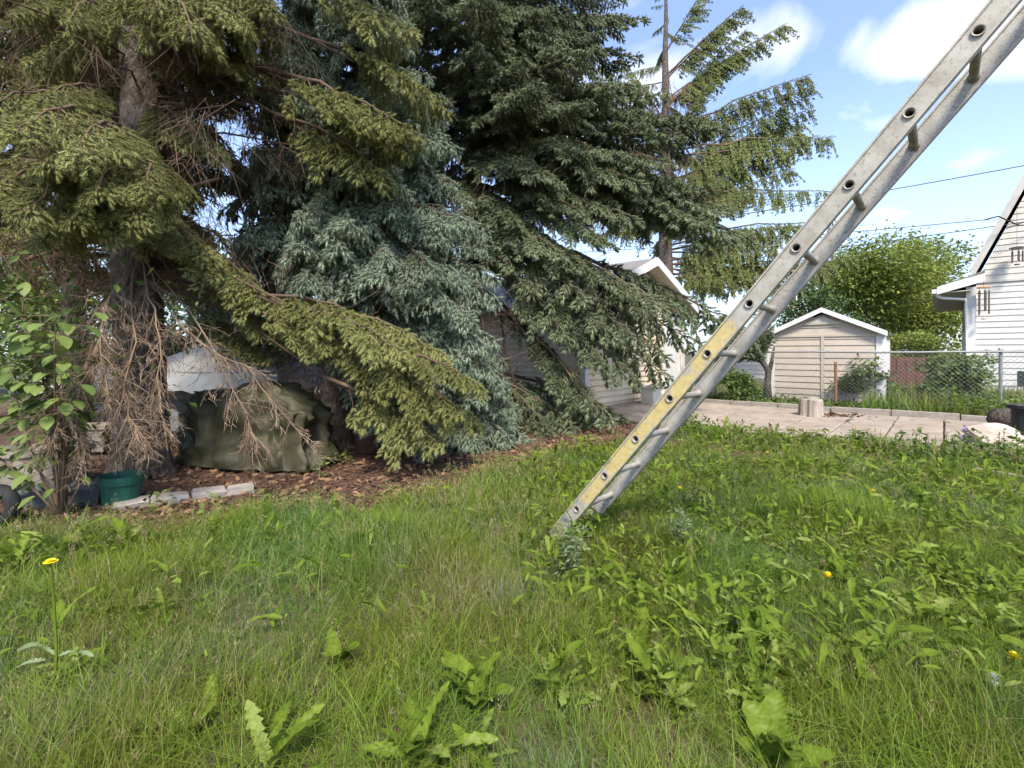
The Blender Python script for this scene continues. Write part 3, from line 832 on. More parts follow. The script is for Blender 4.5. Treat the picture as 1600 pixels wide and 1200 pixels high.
rail(-.0, .026, .036, M['rail'], True)['label'] = 'near rail with flaking yellow paint on its lower half'
rail(.40, .026, .036, M['alu'], False)
for kk in np.arange(-1, 12):
    l_ = kk * RS
    q = MB()
    a = np.arange(NS) / NS * 2 * np.pi
    sec = [(-.008, .0205), (-.008, .0155), (.02, .0145), (.38, .0145), (.434, .0155), (.434, .0205), (.425, .0205), (.423, .0175), (.40, .0175), (.398, .022), (.39, .022), (.388, .017), (.04, .017), (.038, .022), (.03, .022), (.026, .0175), (.004, .0175), (-.001, .0205), (-.008, .0205)]
    ring = np.array([[LP(l_ + r_ * math.cos(x_), r_ * math.sin(x_), d_) for x_ in a] for d_, r_ in sec])
    i = np.arange(len(sec) - 1)[:, None] * NS; j = np.arange(NS)[None]; k_ = (j + 1) % NS
    q.add(ring.reshape(-1, 3), np.stack([i + j, i + NS + j, i + NS + k_, i + k_], -1).reshape(-1, 4))
    T.part('rung', q, M['rung'], smooth=True)
for d_ in (.013, .413):
    T.part('foot_pad', MB().box(LP(-.62, 0, d_), (.06, .085, .045), [EL, EW, ED]), M['rubber'])

# ------------------------------------------------------------------ spruce foliage
def unit(a):
    return a / (np.linalg.norm(a, axis=-1, keepdims=True) + 1e-9)


def make_shoot(n, r, w, seed, sides=4, core=.55):
    """one needle-clad shoot of unit length along +x: a tapered core bristling with needle tufts"""
    g_ = np.random.default_rng(seed)
    v, f, c = [], [], []
    ring = [(0.0, .3), (.3, 1.0), (.72, .9)]
    for k, (t_, q) in enumerate(ring):
        for j in range(sides):
            a = (j + .5 * (k % 2)) / sides * 6.283 + g_.normal(0, .12)
            rr = r * core * q * g_.uniform(.75, 1.25)
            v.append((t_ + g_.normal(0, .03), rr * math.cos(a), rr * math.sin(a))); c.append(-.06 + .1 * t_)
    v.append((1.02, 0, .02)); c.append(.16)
    for k in range(2):
        for j in range(sides):
            a, b_ = k * sides + j, k * sides + (j + 1) % sides
            f += [(a, b_, b_ + sides), (a, b_ + sides, a + sides)]
    for j in range(sides):
        f.append((2 * sides + j, 2 * sides + (j + 1) % sides, 3 * sides))
    for k in range(n):
        t_ = (k + .5) / n * .92
        ph = k * 2.399 + g_.uniform(-.3, .3)
        rad = np.array([0, math.cos(ph), math.sin(ph)]); tan = np.array([0, -math.sin(ph), math.cos(ph)])
        rr = r * g_.uniform(.85, 1.25) * (.7 if t_ > .8 else 1)
        b_ = np.array([t_, 0, 0]) + rad * r * core * .35
        tip = np.array([t_ + .2 + g_.normal(0, .03), 0, 0]) + rad * rr
        o_ = len(v)
        v += [tuple(b_ - tan * w - [.04, 0, 0]), tuple(b_ + tan * w + [.04, 0, 0]), tuple(tip)]
        q = g_.normal(0, .07) + .12 * t_
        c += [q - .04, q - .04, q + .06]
        f.append((o_, o_ + 1, o_ + 2))
    return np.array(v), np.array(f), np.array(c)


SHOOT = {'norm': [make_shoot(24, .28, .022, k, 4, .34) for k in (1, 2, 3)], 'fat': [make_shoot(18, .29, .032, k, 4, .4) for k in (3, 4, 5)],
         'coarse': [make_shoot(5, .2, .06, k, 3, .5) for k in (5, 6, 7)]}
UP = np.array([0, 0, 1.0])


class Spruce:
    """grows one bough: shoots on side twigs on a main stem"""
    def __init__(self):
        self.P, self.D, self.S, self.Vv = [], [], [], []
        self.wood = MB()

    def shoots(self, p, d, s, v):
        self.P.append(p); self.D.append(d); self.S.append(s); self.Vv.append(v)

    def bough(self, a, tip, lift=.15, lat=.55, sp=.07, shoot=.085, droop=.25, bare=.25, lod=1.0, hang=0.0, r0=None, sagtip=0.0, tone=0.0, seclen=.45, pend=False):
        a = np.asarray(a, float); tip = np.asarray(tip, float)
        L = np.linalg.norm(tip - a)
        mid = a * .5 + tip * .5 + UP * lift * L
        nseg = 9
        t = np.linspace(0, 1, nseg)[:, None]
        ax = (1 - t) ** 2 * a + 2 * t * (1 - t) * mid + t ** 2 * tip
        ax += rng.normal(0, .012 * L, ax.shape) * np.sin(t * np.pi)
        r0 = r0 or .010 + .010 * L
        self.wood.tube(ax, np.linspace(r0, .003, nseg), 5, rng.uniform(.2, .7), cap=False)
        sp_ = sp * lod
        n = max(4, int(L * (1 - bare * .6) / sp_))
        ts = np.linspace(bare * .6, .985, n) + rng.normal(0, .3 / n, n)
        if pend: ts = np.sort(rng.uniform(bare * .6, .99, int(n * .95)))
        ts = np.clip(ts, .05, .99)
        for k, t_ in enumerate(ts):
            P = (1 - t_) ** 2 * a + 2 * t_ * (1 - t_) * mid + t_ ** 2 * tip
            Tn = unit(2 * (1 - t_) * (mid - a) + 2 * t_ * (tip - mid))
            S_ = unit(np.cross(Tn, UP))
            up = unit(np.cross(S_, Tn))
            sd = 1 if k % 2 else -1
            ll = min(lat, (1 - t_) * L * .62 + .07) * rng.uniform(.65, 1.15)
            if t_ < bare: ll *= .8
            dr = unit(Tn * rng.uniform(.55, .85) + S_ * sd * rng.uniform(.55, .9) + UP * (-droop + rng.normal(0, .18)))
            if pend:
                ll = lat * rng.uniform(.15, 1.25) * (1.1 - .5 * t_)
                dr = unit(Tn * rng.uniform(-.1, .5) + S_ * sd * rng.uniform(.05, .5) - UP * rng.uniform(.4, 1.2))
            sag = droop * .5 + hang
            m_ = max(2, int(ll / (.62 * shoot * lod)))
            u = (np.arange(m_) + .6) / m_
            pts = P + dr * (ll * u)[:, None] - UP * (sag * ll * u ** 2)[:, None]
            self.wood.tube(np.array([P, P + dr * ll * .5 - UP * sag * ll * .25, P + dr * ll * .95 - UP * sag * ll * .9]), [.006, .004, .002], 3, rng.uniform(.2, .8), cap=False)
            tang = unit(dr[None] - UP * (2 * sag * u)[:, None])
            ls = unit(np.cross(tang, UP))
            inner = bare if t_ > bare else .9
            keep = u > (.35 * inner if t_ > bare else .55)
            pts, tang, ls, u2 = pts[keep], tang[keep], ls[keep], u[keep]
            m2 = len(pts)
            if m2 == 0: continue
            for sd2 in (-1, 1):
                sl_ = (seclen * (1 - u2) * ll + .05) * rng.uniform(.7, 1.2, m2)
                sdv = unit(tang * rng.uniform(.6, .9, (m2, 1)) + ls * sd2 * rng.uniform(.4, .8, (m2, 1)) + UP * rng.normal(-.1 - hang * .7, .2, (m2, 1)))
                ns = np.clip(np.ceil(sl_ / (.8 * shoot * lod)).astype(int), 1, 4)
                for q in range(int(ns.max())):
                    sel = ns > q
                    pos = pts[sel] + sdv[sel] * (q * .72 * shoot * lod) - UP * (.5 * sag * (q * .7 * shoot * lod) ** 2 / .2)
                    dd = unit(sdv[sel] - UP * (.12 + hang) * q + rng.normal(0, .22, (sel.sum(), 3)))
                    outer = (t_ * .35 + u2[sel] * .35 + q / 4 * .3)
                    val = .46 + .1 * (q == ns[sel] - 1) + rng.normal(0, .12, sel.sum()) + tone
                    self.shoots(pos, dd, shoot * lod * rng.uniform(.8, 1.2, sel.sum()), val)
            # terminal and a top row of shoots
            self.shoots(pts[-1:], unit(tang[-1:] + rng.normal(0, .1, (1, 3))), np.array([shoot * lod * 1.15]), np.array([.62 + tone + rng.normal(0, .1)]))
            if m2 > 1:
                self.shoots(pts[::2], unit(tang[::2] + UP * .45 + rng.normal(0, .2, (len(pts[::2]), 3))), np.full(len(pts[::2]), shoot * lod * .9), .52 + tone + rng.normal(0, .12, len(pts[::2])))
        tt_ = np.linspace(max(bare, .45), 1, max(3, int(L * .5 / (.05 * lod))))[:, None]
        pp = (1 - tt_) ** 2 * a + 2 * tt_ * (1 - tt_) * mid + tt_ ** 2 * tip
        Tn = unit(2 * (1 - tt_) * (mid - a) + 2 * tt_ * (tip - mid))
        self.shoots(pp, unit(Tn + UP * .2 + rng.normal(0, .3, pp.shape)), np.full(len(pp), shoot * lod), .5 + .08 * tt_[:, 0] + tone)

    def mesh(self, kind, mat):
        P = np.concatenate(self.P); D = unit(np.concatenate(self.D)); S = np.concatenate(self.S); Vv = np.clip(np.concatenate(self.Vv), 0, 1)
        mb = MB()
        which = rng.integers(0, 3, len(P))
        for w in (0, 1, 2):
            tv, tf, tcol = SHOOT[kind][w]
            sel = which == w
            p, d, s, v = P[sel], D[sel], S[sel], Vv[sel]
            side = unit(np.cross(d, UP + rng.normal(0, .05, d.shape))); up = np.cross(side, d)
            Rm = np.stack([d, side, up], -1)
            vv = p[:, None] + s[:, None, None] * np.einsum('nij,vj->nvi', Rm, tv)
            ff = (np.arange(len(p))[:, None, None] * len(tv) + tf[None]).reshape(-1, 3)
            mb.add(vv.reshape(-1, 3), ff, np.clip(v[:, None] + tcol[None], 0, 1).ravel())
        nf = sum(len(x_) for x_ in mb.f)
        for vv, ff, aa in zip(self.wood.v, self.wood.f, self.wood.att): pass
        wv = np.concatenate(self.wood.v); wf = np.concatenate(self.wood.f); wa = np.concatenate(self.wood.att)
        mb.add(wv, wf, wa)
        return mb.mesh('bough', mat, True, M['twig'], nf)


def bough_set(kind, mat, specs):
    """bough meshes lying along +x from the origin, to be shared by many boughs: [(length, mesh), ...]"""
    out = []
    for L, kw in specs:
        sp = Spruce()
        sp.bough((0, 0, 0), (L, 0, 0), **kw)
        me = sp.mesh(kind, mat)
        out.append((L, me))
        STAT.append((kind, L, sum(len(x_) for x_ in sp.P), len(me.polygons)))
    return out


STAT = []


class Crown:
    """the boughs of one tree, each a mesh of its own that shares its data with alike boughs"""
    def __init__(self, T, sets, name='crown'):
        self.T, self.sets = T, sets
        self.o = empty(name); self.o.parent = T.o
        self.n = 0

    def put(self, a, tip, thin=False, stretch=1.0):
        a = np.asarray(a, float); tip = np.asarray(tip, float)
        d = tip - a; L = np.linalg.norm(d)
        order = sorted(self.sets, key=lambda q: abs(math.log(q[0] / L)) + .25 * rng.random())
        L0, me = order[0]
        o = link('bough', me, self.o)
        o.location = tuple(float(x_) for x_ in a - self.T.loc)
        o.rotation_mode = 'QUATERNION'
        q = Vector(d).to_track_quat('X', 'Z')
        from mathutils import Quaternion
        o.rotation_quaternion = q @ Quaternion((1, 0, 0), rng.normal(0, .14))
        k = L / L0
        o.scale = (k, k * (1 if rng.random() < .5 else -1) * (.9 + .2 * rng.random()) * stretch, k)
        self.n += 1

    def fill(self, c, zr, n, rad, drop, az=None, skip=None):
        """boughs spiralling up a trunk at c; rad(z) is the crown radius, drop the fall of the tip per metre"""
        for k in range(n):
            z_ = zr[0] + (zr[1] - zr[0]) * (k + rng.uniform(.1, .9)) / n
            ph = k * 2.399 + rng.uniform(-.35, .35) if az is None else rng.uniform(*az)
            ln = rad(z_) * rng.uniform(.78, 1.1)
            a_ = np.array([c[0], c[1], z_])
            e_ = a_ + np.array([math.cos(ph) * ln, math.sin(ph) * ln, -drop * ln * rng.uniform(.6, 1.4)])
            if e_[2] < .12: e_[2] = .12 + .1 * rng.random()
            if skip and skip(z_, ph): continue
            self.put(a_, e_)


def trunk(p, h, r, lean=(0, 0), flare=1.5, sides=14):
    z_ = np.concatenate([[0, .06, .14, .28, .5], np.arange(.8, h, .35), [h]])
    rr = r * (1 - z_ / h) ** .8 * (1 + (flare - 1) * np.exp(-z_ / .16)) + .006
    pts = np.stack([p[0] + lean[0] * z_ + .012 * np.sin(z_ * 2.1), p[1] + lean[1] * z_ + .012 * np.cos(z_ * 1.7), z_ - .03], -1)
    return MB().tube(pts, rr, sides, wob=.035)


def dead_twigs(mb, a, n, length, hang=.8, spread=.5, rad=.0035, val=(.1, .6), clear=None):
    """thin bare twigs hanging from points a (k,3)"""
    for k in range(n):
        p = a[rng.integers(len(a))] + rng.normal(0, .05, 3)
        if clear is not None and abs(p[0] - clear[0]) < .34 and p[1] < clear[1] + .1: continue
        d = unit(np.array([rng.normal(0, spread), rng.normal(0, spread), -hang + rng.normal(0, .25)]))
        l_ = length * rng.uniform(.4, 1.2)
        c_ = rng.normal(0, .18, 3) * l_
        pts = np.array([p, p + d * l_ * .5 + c_, p + d * l_ + c_ * .6 - UP * .1 * l_])
        mb.tube(pts, [rad, rad * .8, rad * .4], 3, rng.uniform(*val), cap=False)


def dead_branch(pts, rad, lat, n, lat_down=.55, val=(.1, 1.0)):
    """a bare drooping branch with two orders of side twigs"""
    mb = MB()
    pts = np.asarray(pts, float)
    t = np.linspace(0, 1, 14)
    s = np.linspace(0, 1, len(pts))
    ax = np.stack([np.interp(t, s, pts[:, k]) for k in range(3)], -1)
    ax[1:-1] = (ax[:-2] + 2 * ax[1:-1] + ax[2:]) / 4
    ax[1:-1] += rng.normal(0, .009, ax[1:-1].shape)
    mb.tube(ax, np.linspace(rad, .0028, 14), 6, np.mean(val), cap=False)
    for k in range(n):
        t_ = rng.uniform(.12, .99) ** .8
        i_ = min(int(t_ * 13), 12)
        P = ax[i_] + (ax[i_ + 1] - ax[i_]) * (t_ * 13 - i_)
        Tn = unit(ax[i_ + 1] - ax[i_])
        S_ = unit(np.cross(Tn, np.array([.25, -1, .2]) if abs(Tn[2]) > .5 else UP))
        d = unit(Tn * .75 + S_ * (1 if k % 2 else -1) * rng.uniform(.2, .8) + rng.normal(0, .42, 3) - UP * lat_down)
        l_ = lat * rng.uniform(.5, 1.1) * (1.15 - .6 * t_)
        cur = rng.normal(0, .17, 3) * l_
        q = np.array([P, P + d * l_ * .35 + cur * .5, P + d * l_ * .7 + cur - UP * .05 * l_, P + d * l_ + cur * .8 - UP * .16 * l_])
        vv = rng.uniform(*val)
        mb.tube(q, [.0028, .0024, .0019, .0013], 4, vv, cap=False)
        for m_ in range(rng.integers(4, 9)):
            u_ = rng.uniform(.15, .95)
            P2 = q[0] + (q[3] - q[0]) * u_ + cur * u_ * .8
            d2 = unit(d + np.cross(d, rng.normal(0, 1, 3)) * .9 - UP * .3)
            l2 = l_ * rng.uniform(.2, .5)
            e2 = P2 + d2 * l2
            mb.tube(np.array([P2, P2 + d2 * l2 * .5 + rng.normal(0, .006, 3), e2 - UP * .08 * l2]), [.0021, .0018, .0012], 3, min(1, vv + rng.uniform(-.15, .2)), cap=False)
            if rng.random() < .45:
                d3 = unit(d2 + rng.normal(0, .6, 3))
                mb.tube(np.array([P2 + d2 * l2 * .5, P2 + d2 * l2 * .5 + d3 * l2 * .5]), [.002, .0012], 3, vv, cap=False)
    return mb


B1 = dict(lift=.16, lat=.46, sp=.044, shoot=.07, droop=.32, bare=.3, hang=.14, tone=.02)
GREEN = bough_set('norm', M['needle_green'], [(1.2, dict(B1, lat=.4)), (1.25, dict(B1, lat=.46, lift=.1)), (1.7, B1), (1.75, dict(B1, lift=.1, lat=.5)), (2.3, dict(B1, lat=.5, bare=.36, lift=.12)), (2.35, dict(B1, lat=.46, bare=.4))])
B4 = dict(lift=.12, lat=.46, sp=.05, shoot=.075, droop=.45, bare=.28, hang=.34)
BLUE = bough_set('fat', M['needle_blue'], [(.9, dict(B4, lat=.36)), (1.4, B4), (1.45, dict(B4, lift=.06, lat=.5)), (2.0, dict(B4, lat=.5, bare=.36)), (2.05, dict(B4, bare=.36, lift=.08))])
B5 = dict(lift=.08, lat=.6, sp=.065, shoot=.092, droop=.2, bare=.26, hang=.08)
DARK = bough_set('fat', M['needle_dark'], [(1.5, dict(B5, lat=.5)), (2.2, B5), (2.25, dict(B5, lift=.12, droop=.28)), (3.2, dict(B5, bare=.32, lat=.7)), (3.3, dict(B5, bare=.36, lift=.05, lat=.64))])
DROOPY = bough_set('fat', M['needle_dark'], [(2.4, dict(B5, bare=.42, hang=.25, lat=.46, lift=.12, sp=.1)), (3.1, dict(B5, bare=.46, hang=.2, lat=.5, lift=.1, sp=.1)), (1.6, dict(B5, bare=.4, hang=.25, lat=.4, sp=.1))])
B6 = dict(lift=.04, lat=.62, sp=.045, shoot=.1, droop=.3, bare=.2, hang=.2, seclen=.22, r0=.04, pend=True)
OLIVE = bough_set('norm', M['needle_olive'], [(3.0, B6), (4.4, dict(B6, lift=.0)), (4.6, dict(B6, lift=.07)), (5.6, dict(B6, bare=.26, lift=.03))])
# --- T1: the big trunk at the left
t1 = at(218, 745, 4.66); t1[2] = 0
B = lambda h_: np.array([t1[0], t1[1], h_])
T1 = Thing('spruce_tree', t1, 'large yellow-green spruce with thick bare trunk beside the olive tarp', 'tree', 'spruces in the yard')
C = Crown(T1, GREEN)
for (h_, px_, py_, d_, lf) in ((3.1, 235, 300, 3.5, .16), (3.0, 150, 300, 3.3, .18), (3.2, 70, 255, 3.2, .16), (2.9, -20, 300, 3.3, .14), (3.3, 190, 255, 3.7, .15), (2.8, 110, 345, 3.4, .2), (3.0, 30, 340, 3.2, .2), (2.9, 215, 345, 3.5, .2),
                             (3.5, -40, 170, 3.4, .14), (3.6, 60, 160, 3.5, .12), (3.4, 20, 210, 3.1, .16), (2.75, 175, 370, 3.6, .22), (2.8, 60, 380, 3.6, .2), (3.3, 120, 240, 3.2, .18),
                             (4.9, 300, 45, 3.7, .16), (5.0, 390, 40, 4.0, .14), (4.8, 330, 70, 4.1, .16), (5.2, 250, 15, 3.7, .12), (5.0, 430, 10, 4.2, .12), (4.6, 110, 30, 3.6, .12), (4.7, 20, 20, 3.8, .12), (4.4, 40, 95, 4.1, .12),
                             (3.6, 345, 240, 4.4, .1), (3.0, 300, 300, 4.3, .15), (2.5, 330, 400, 4.3, .15), (2.6, 420, 470, 4.6, .12), (2.5, 300, 430, 4.9, .15), (4.2, 330, 150, 4.8, .12)):
    C.put(B(h_) * .6 + at(px_, py_, d_) * .4 + UP * .12 if d_ < 3.9 else B(h_), at(px_, py_, d_))
# long limbs reaching right in front of the blue spruce, each ending in leafy boughs
k_up = 0
for (h_, px_, py_, d_, lf, lt) in ((1.95, 755, 608, 4.5, .14, .42), (1.9, 700, 560, 4.7, .14, .4), (1.85, 748, 660, 4.8, .2, .4), (1.9, 690, 690, 4.6, .26, .36), (1.9, 640, 520, 4.6, .14, .4), (1.95, 720, 640, 4.5, .2, .36),
                                 (1.9, 590, 510, 4.6, .16, .42), (1.95, 540, 540, 4.5, .22, .38), (2.0, 480, 500, 4.7, .16, .42), (1.95, 440, 530, 4.8, .2, .4), (1.9, 420, 560, 4.9, .22, .34), (2.05, 560, 480, 4.4, .14, .42), (2.0, 470, 470, 4.6, .12, .42),
                                 (2.3, 350, 455, 5.0, .14, .42), (2.4, 280, 430, 5.1, .12, .4), (2.35, 400, 440, 4.8, .14, .4), (2.1, 640, 560, 4.4, .16, .36), (1.95, 665, 600, 4.6, .2, .34),
                                 (4.6, 690, 120, 4.8, .08, .42), (4.4, 700, 175, 5.0, .1, .42), (4.5, 620, 90, 4.6, .1, .42), (4.1, 640, 240, 4.8, .14, .42), (4.0, 570, 250, 4.6, .14, .45), (4.3, 500, 130, 4.5, .12, .45), (4.6, 440, 60, 4.5, .1, .45),
                                 (4.1, 430, 160, 4.5, .12, .45), (3.9, 480, 220, 4.6, .14, .42), (3.8, 610, 285, 4.8, .14, .4), (4.9, 560, 30, 4.6, .1, .45), (4.8, 650, 50, 4.8, .1, .42), (4.3, 570, 175, 4.5, .12, .42), (4.0, 660, 215, 4.6, .12, .4),
                                 (3.7, 420, 260, 4.8, .12, .4), (5.2, 500, -10, 4.6, .08, .45), (5.2, 400, 20, 4.6, .08, .42), (5.3, 620, -30, 4.8, .08, .42), (3.6, 540, 300, 4.8, .15, .38), (4.2, 395, 120, 4.6, .1, .4), (4.0, 455, 250, 4.5, .14, .4)):
    if py_ < 320:
        k_up += 1
        if k_up % 5 in (1, 3) or (py_ > 215 and k_up % 2): continue
    elif py_ < 490 and px_ > 450: continue
    else: h_ -= .2
    e_ = at(px_, py_, d_); r_ = B(h_ + .25); dd_ = e_ - r_; L_ = np.linalg.norm(dd_)
    f_ = max(0.0, 1 - (rng.uniform(1.25, 1.75) if py_ < 320 else rng.uniform(.85, 1.3)) / L_)
    st_ = r_ + dd_ * f_ + UP * ((.16 + .3 * rng.random()) if py_ < 320 else rng.uniform(-.05, .12)) * f_
    C.put(st_, e_)
    if f_ > .3:
        mid_ = (r_ + st_) / 2 + UP * .1
        T1.part('limb', MB().tube(np.array([r_, mid_ + rng.normal(0, .05, 3), st_, st_ * .7 + e_ * .3]), np.array([.03, .022, .016, .008]) * (1 if py_ < 320 else .6), 6, .4, cap=False), M['twig'])
C.fill(t1, (3.6, 5.6), 16, lambda z_: 2.2, .1, az=(.5, 2.9))
C.fill(t1, (5.9, 13), 26, lambda z_: 2.6 * (13.6 - z_) / 7.7, .15)
T1.part('trunk', trunk(t1, 14, .215, flare=1.55), M['bark'], smooth=True)
for (h_, dx_, dz_, dd_) in ((4.3, -1.1, .35, -.1), (3.55, -.9, -.1, -.3), (3.5, .8, .45, .1), (4.2, 1.2, .2, -.1), (2.7, .9, .1, -.2), (4.6, -.5, .6, -.5), (2.3, -.9, -.25, -.2), (2.2, .9, -.2, .1), (3.9, 1.5, -.1, .3), (1.9, -.7, -.3, .3)):
    a_ = B(h_)
    T1.part('limb', MB().tube(np.array([a_, a_ + [dx_ * .5, dd_ * .5, dz_ * .2], a_ + [dx_, dd_, dz_]]), [.035, .026, .014], 7, .4, cap=False), M['twig'])
hp = []
for k in range(150):
    z_ = rng.uniform(1.9, 5.2); ph = rng.uniform(0, 6.28); r_ = rng.uniform(.15, 1.7)
    hp.append([t1[0] + r_ * math.cos(ph), t1[1] + .8 * r_ * math.sin(ph), z_])
q = MB()
for p in hp[:90]:
    p0_ = np.array([t1[0], t1[1], p[2] + .15]); p1_ = np.array(p)
    q.tube(np.array([p0_, (p0_ + p1_) / 2 + UP * .08, p1_]), [.014, .01, .004], 4, rng.uniform(.1, .5), cap=False)
hpp = np.array([np.array([t1[0], t1[1], p[2] + .1]) * (1 - u_) + np.array(p) * u_ for p in hp for u_ in (.3, .5, .7, .85, 1)])
dead_twigs(q, hpp, 6500, .42, .75, .55, .0032, clear=t1)
T1.part('hanging_twigs', q, M['twig'])['kind'] = 'stuff'
for nm, pts, rad, lat, n_ in (
        ('a', [B(2.15), at(200, 470, 4.1), at(215, 540, 3.75), at(190, 600, 3.5), at(205, 665, 3.35), at(218, 690, 3.3)], .009, .34, 80),
        ('b', [B(2.0), at(170, 500, 4.0), at(140, 570, 3.5), at(105, 640, 3.3), at(68, 690, 3.2)], .008, .36, 76),
        ('c', [B(2.05), at(150, 520, 4.0), at(120, 610, 3.6), at(122, 670, 3.4), at(132, 715, 3.35)], .008, .32, 72),
        ('d', [B(2.1), at(290, 470, 4.2), at(340, 560, 3.9), at(385, 640, 3.7), at(395, 700, 3.65)], .008, .32, 66),
        ('e', [B(2.2), at(260, 480, 4.1), at(300, 530, 3.8), at(380, 570, 3.7), at(440, 640, 3.7), at(505, 725, 3.75)], .008, .3, 60),
        ('f', [B(2.25), at(230, 450, 4.1), at(250, 520, 3.7), at(245, 610, 3.5), at(262, 680, 3.45)], .008, .3, 70),
        ('g', [B(2.4), at(190, 440, 4.0), at(160, 480, 3.7), at(155, 560, 3.5), at(170, 640, 3.4)], .008, .34, 70)):
    T1.part('dead_branch', dead_branch(pts, rad, lat, n_), M['deadtwig'])

# --- T2: slimmer trunk behind at far left
t2 = at(118, 690, 6.6); t2[2] = 0
T2 = Thing('spruce_tree', t2, 'slim spruce trunk standing behind the leafy shrub', 'tree', 'spruces in the yard')
C = Crown(T2, GREEN)
C.fill(t2, (2.5, 7.0), 46, lambda z_: 2.0, .22)
C.fill(t2, (7.0, 11), 12, lambda z_: 1.9 * (11.5 - z_) / 5, .2)
T2.part('trunk', trunk(t2, 11.5, .15), M['bark'], smooth=True)
q = MB()
hpp = np.stack([t2[0] + rng.normal(0, .9, 300), t2[1] + rng.normal(0, .6, 300), rng.uniform(1.6, 6.5, 300)], -1)
dead_twigs(q, hpp, 2200, .55, .8, .5, .004)
T2.part('hanging_twigs', q, M['twig'])['kind'] = 'stuff'

# --- T4: dense blue spruce
t4 = at(522, 700, 6.05); t4[2] = 0
T4 = Thing('blue_spruce', t4, 'dense silvery blue spruce beside the wicker basket, its sprays drooping to the grass', 'tree', 'spruces in the yard')
C = Crown(T4, BLUE)
def rad4(z_, ph=0.0):
    r_ = float(np.interp(z_, [0, 1.2, 2.6, 4.2, 5.6, 6.8], [2.15, 2.15, 2.0, 1.6, 1.1, .3]))
    return r_ * (1.0 if math.cos(ph) > 0 else 1 - .42 * -math.cos(ph)) * (1 - .25 * max(0, -math.sin(ph)))
n4 = 215
for k in range(n4):
    z_ = .5 + 5.7 * ((k + rng.random()) / n4) ** 1.05
    ph = -math.pi / 2 + rng.uniform(-1.7, 1.95)
    if z_ < 2.4 and math.cos(ph) < .72: continue                   # the shaded lower side is bare
    ln = rad4(z_, ph) * rng.uniform(.85, 1.08)
    e_ = np.array([t4[0] + math.cos(ph) * ln, t4[1] + math.sin(ph) * ln, max(.1, z_ - (.24 + .15 * rng.random()) * ln)])
    C.put((t4[0], t4[1], z_), e_)
for (px_, py_, d_) in ((800, 660, 6.0), (770, 690, 5.9), (820, 690, 6.3), (740, 700, 6.0), (785, 620, 5.8), (760, 560, 5.7), (790, 590, 6.0), (830, 705, 6.2), (810, 640, 6.4), (720, 690, 6.0), (775, 655, 5.7), (740, 650, 5.8), (700, 470, 4.9), (740, 500, 5.1), (760, 540, 5.2), (680, 420, 4.8), (790, 600, 5.4), (800, 630, 5.6), (760, 620, 5.3), (720, 560, 5.1), (640, 440, 4.8), (770, 580, 5.3), (795, 680, 5.6), (750, 690, 5.5), (600, 400, 4.8), (560, 430, 4.9), (720, 430, 5.2), (690, 370, 5.2), (480, 400, 5.0), (440, 440, 5.2), (520, 370, 5.0)):
    e_ = at(px_, py_, d_); e_[2] = max(e_[2], .08)
    C.put(np.array([t4[0] + .5, t4[1] + .2, e_[2] + .7]), e_)
C.fill(t4, (1.6, 6.2), 30, rad4, .3, az=(.1, 3.0))
T4.part('trunk', trunk(t4, 7.2, .17), M['bark'], smooth=True)

q = MB()
hpp = np.stack([t4[0] + rng.normal(.5, .7, 500), t4[1] + rng.normal(.3, .5, 500), rng.uniform(.8, 2.4, 500)], -1)
dead_twigs(q, hpp, 2200, .42, .45, .7, .0034)
T4.part('hanging_twigs', q, M['twig'])['kind'] = 'stuff'
T4.part('dead_stem', MB().tube([at(640, 712, 6.3), at(625, 660, 6.3), at(640, 600, 6.4), at(655, 540, 6.5)], [.09, .07, .06, .04], 8, .3, wob=.05), M['bark'], smooth=True)

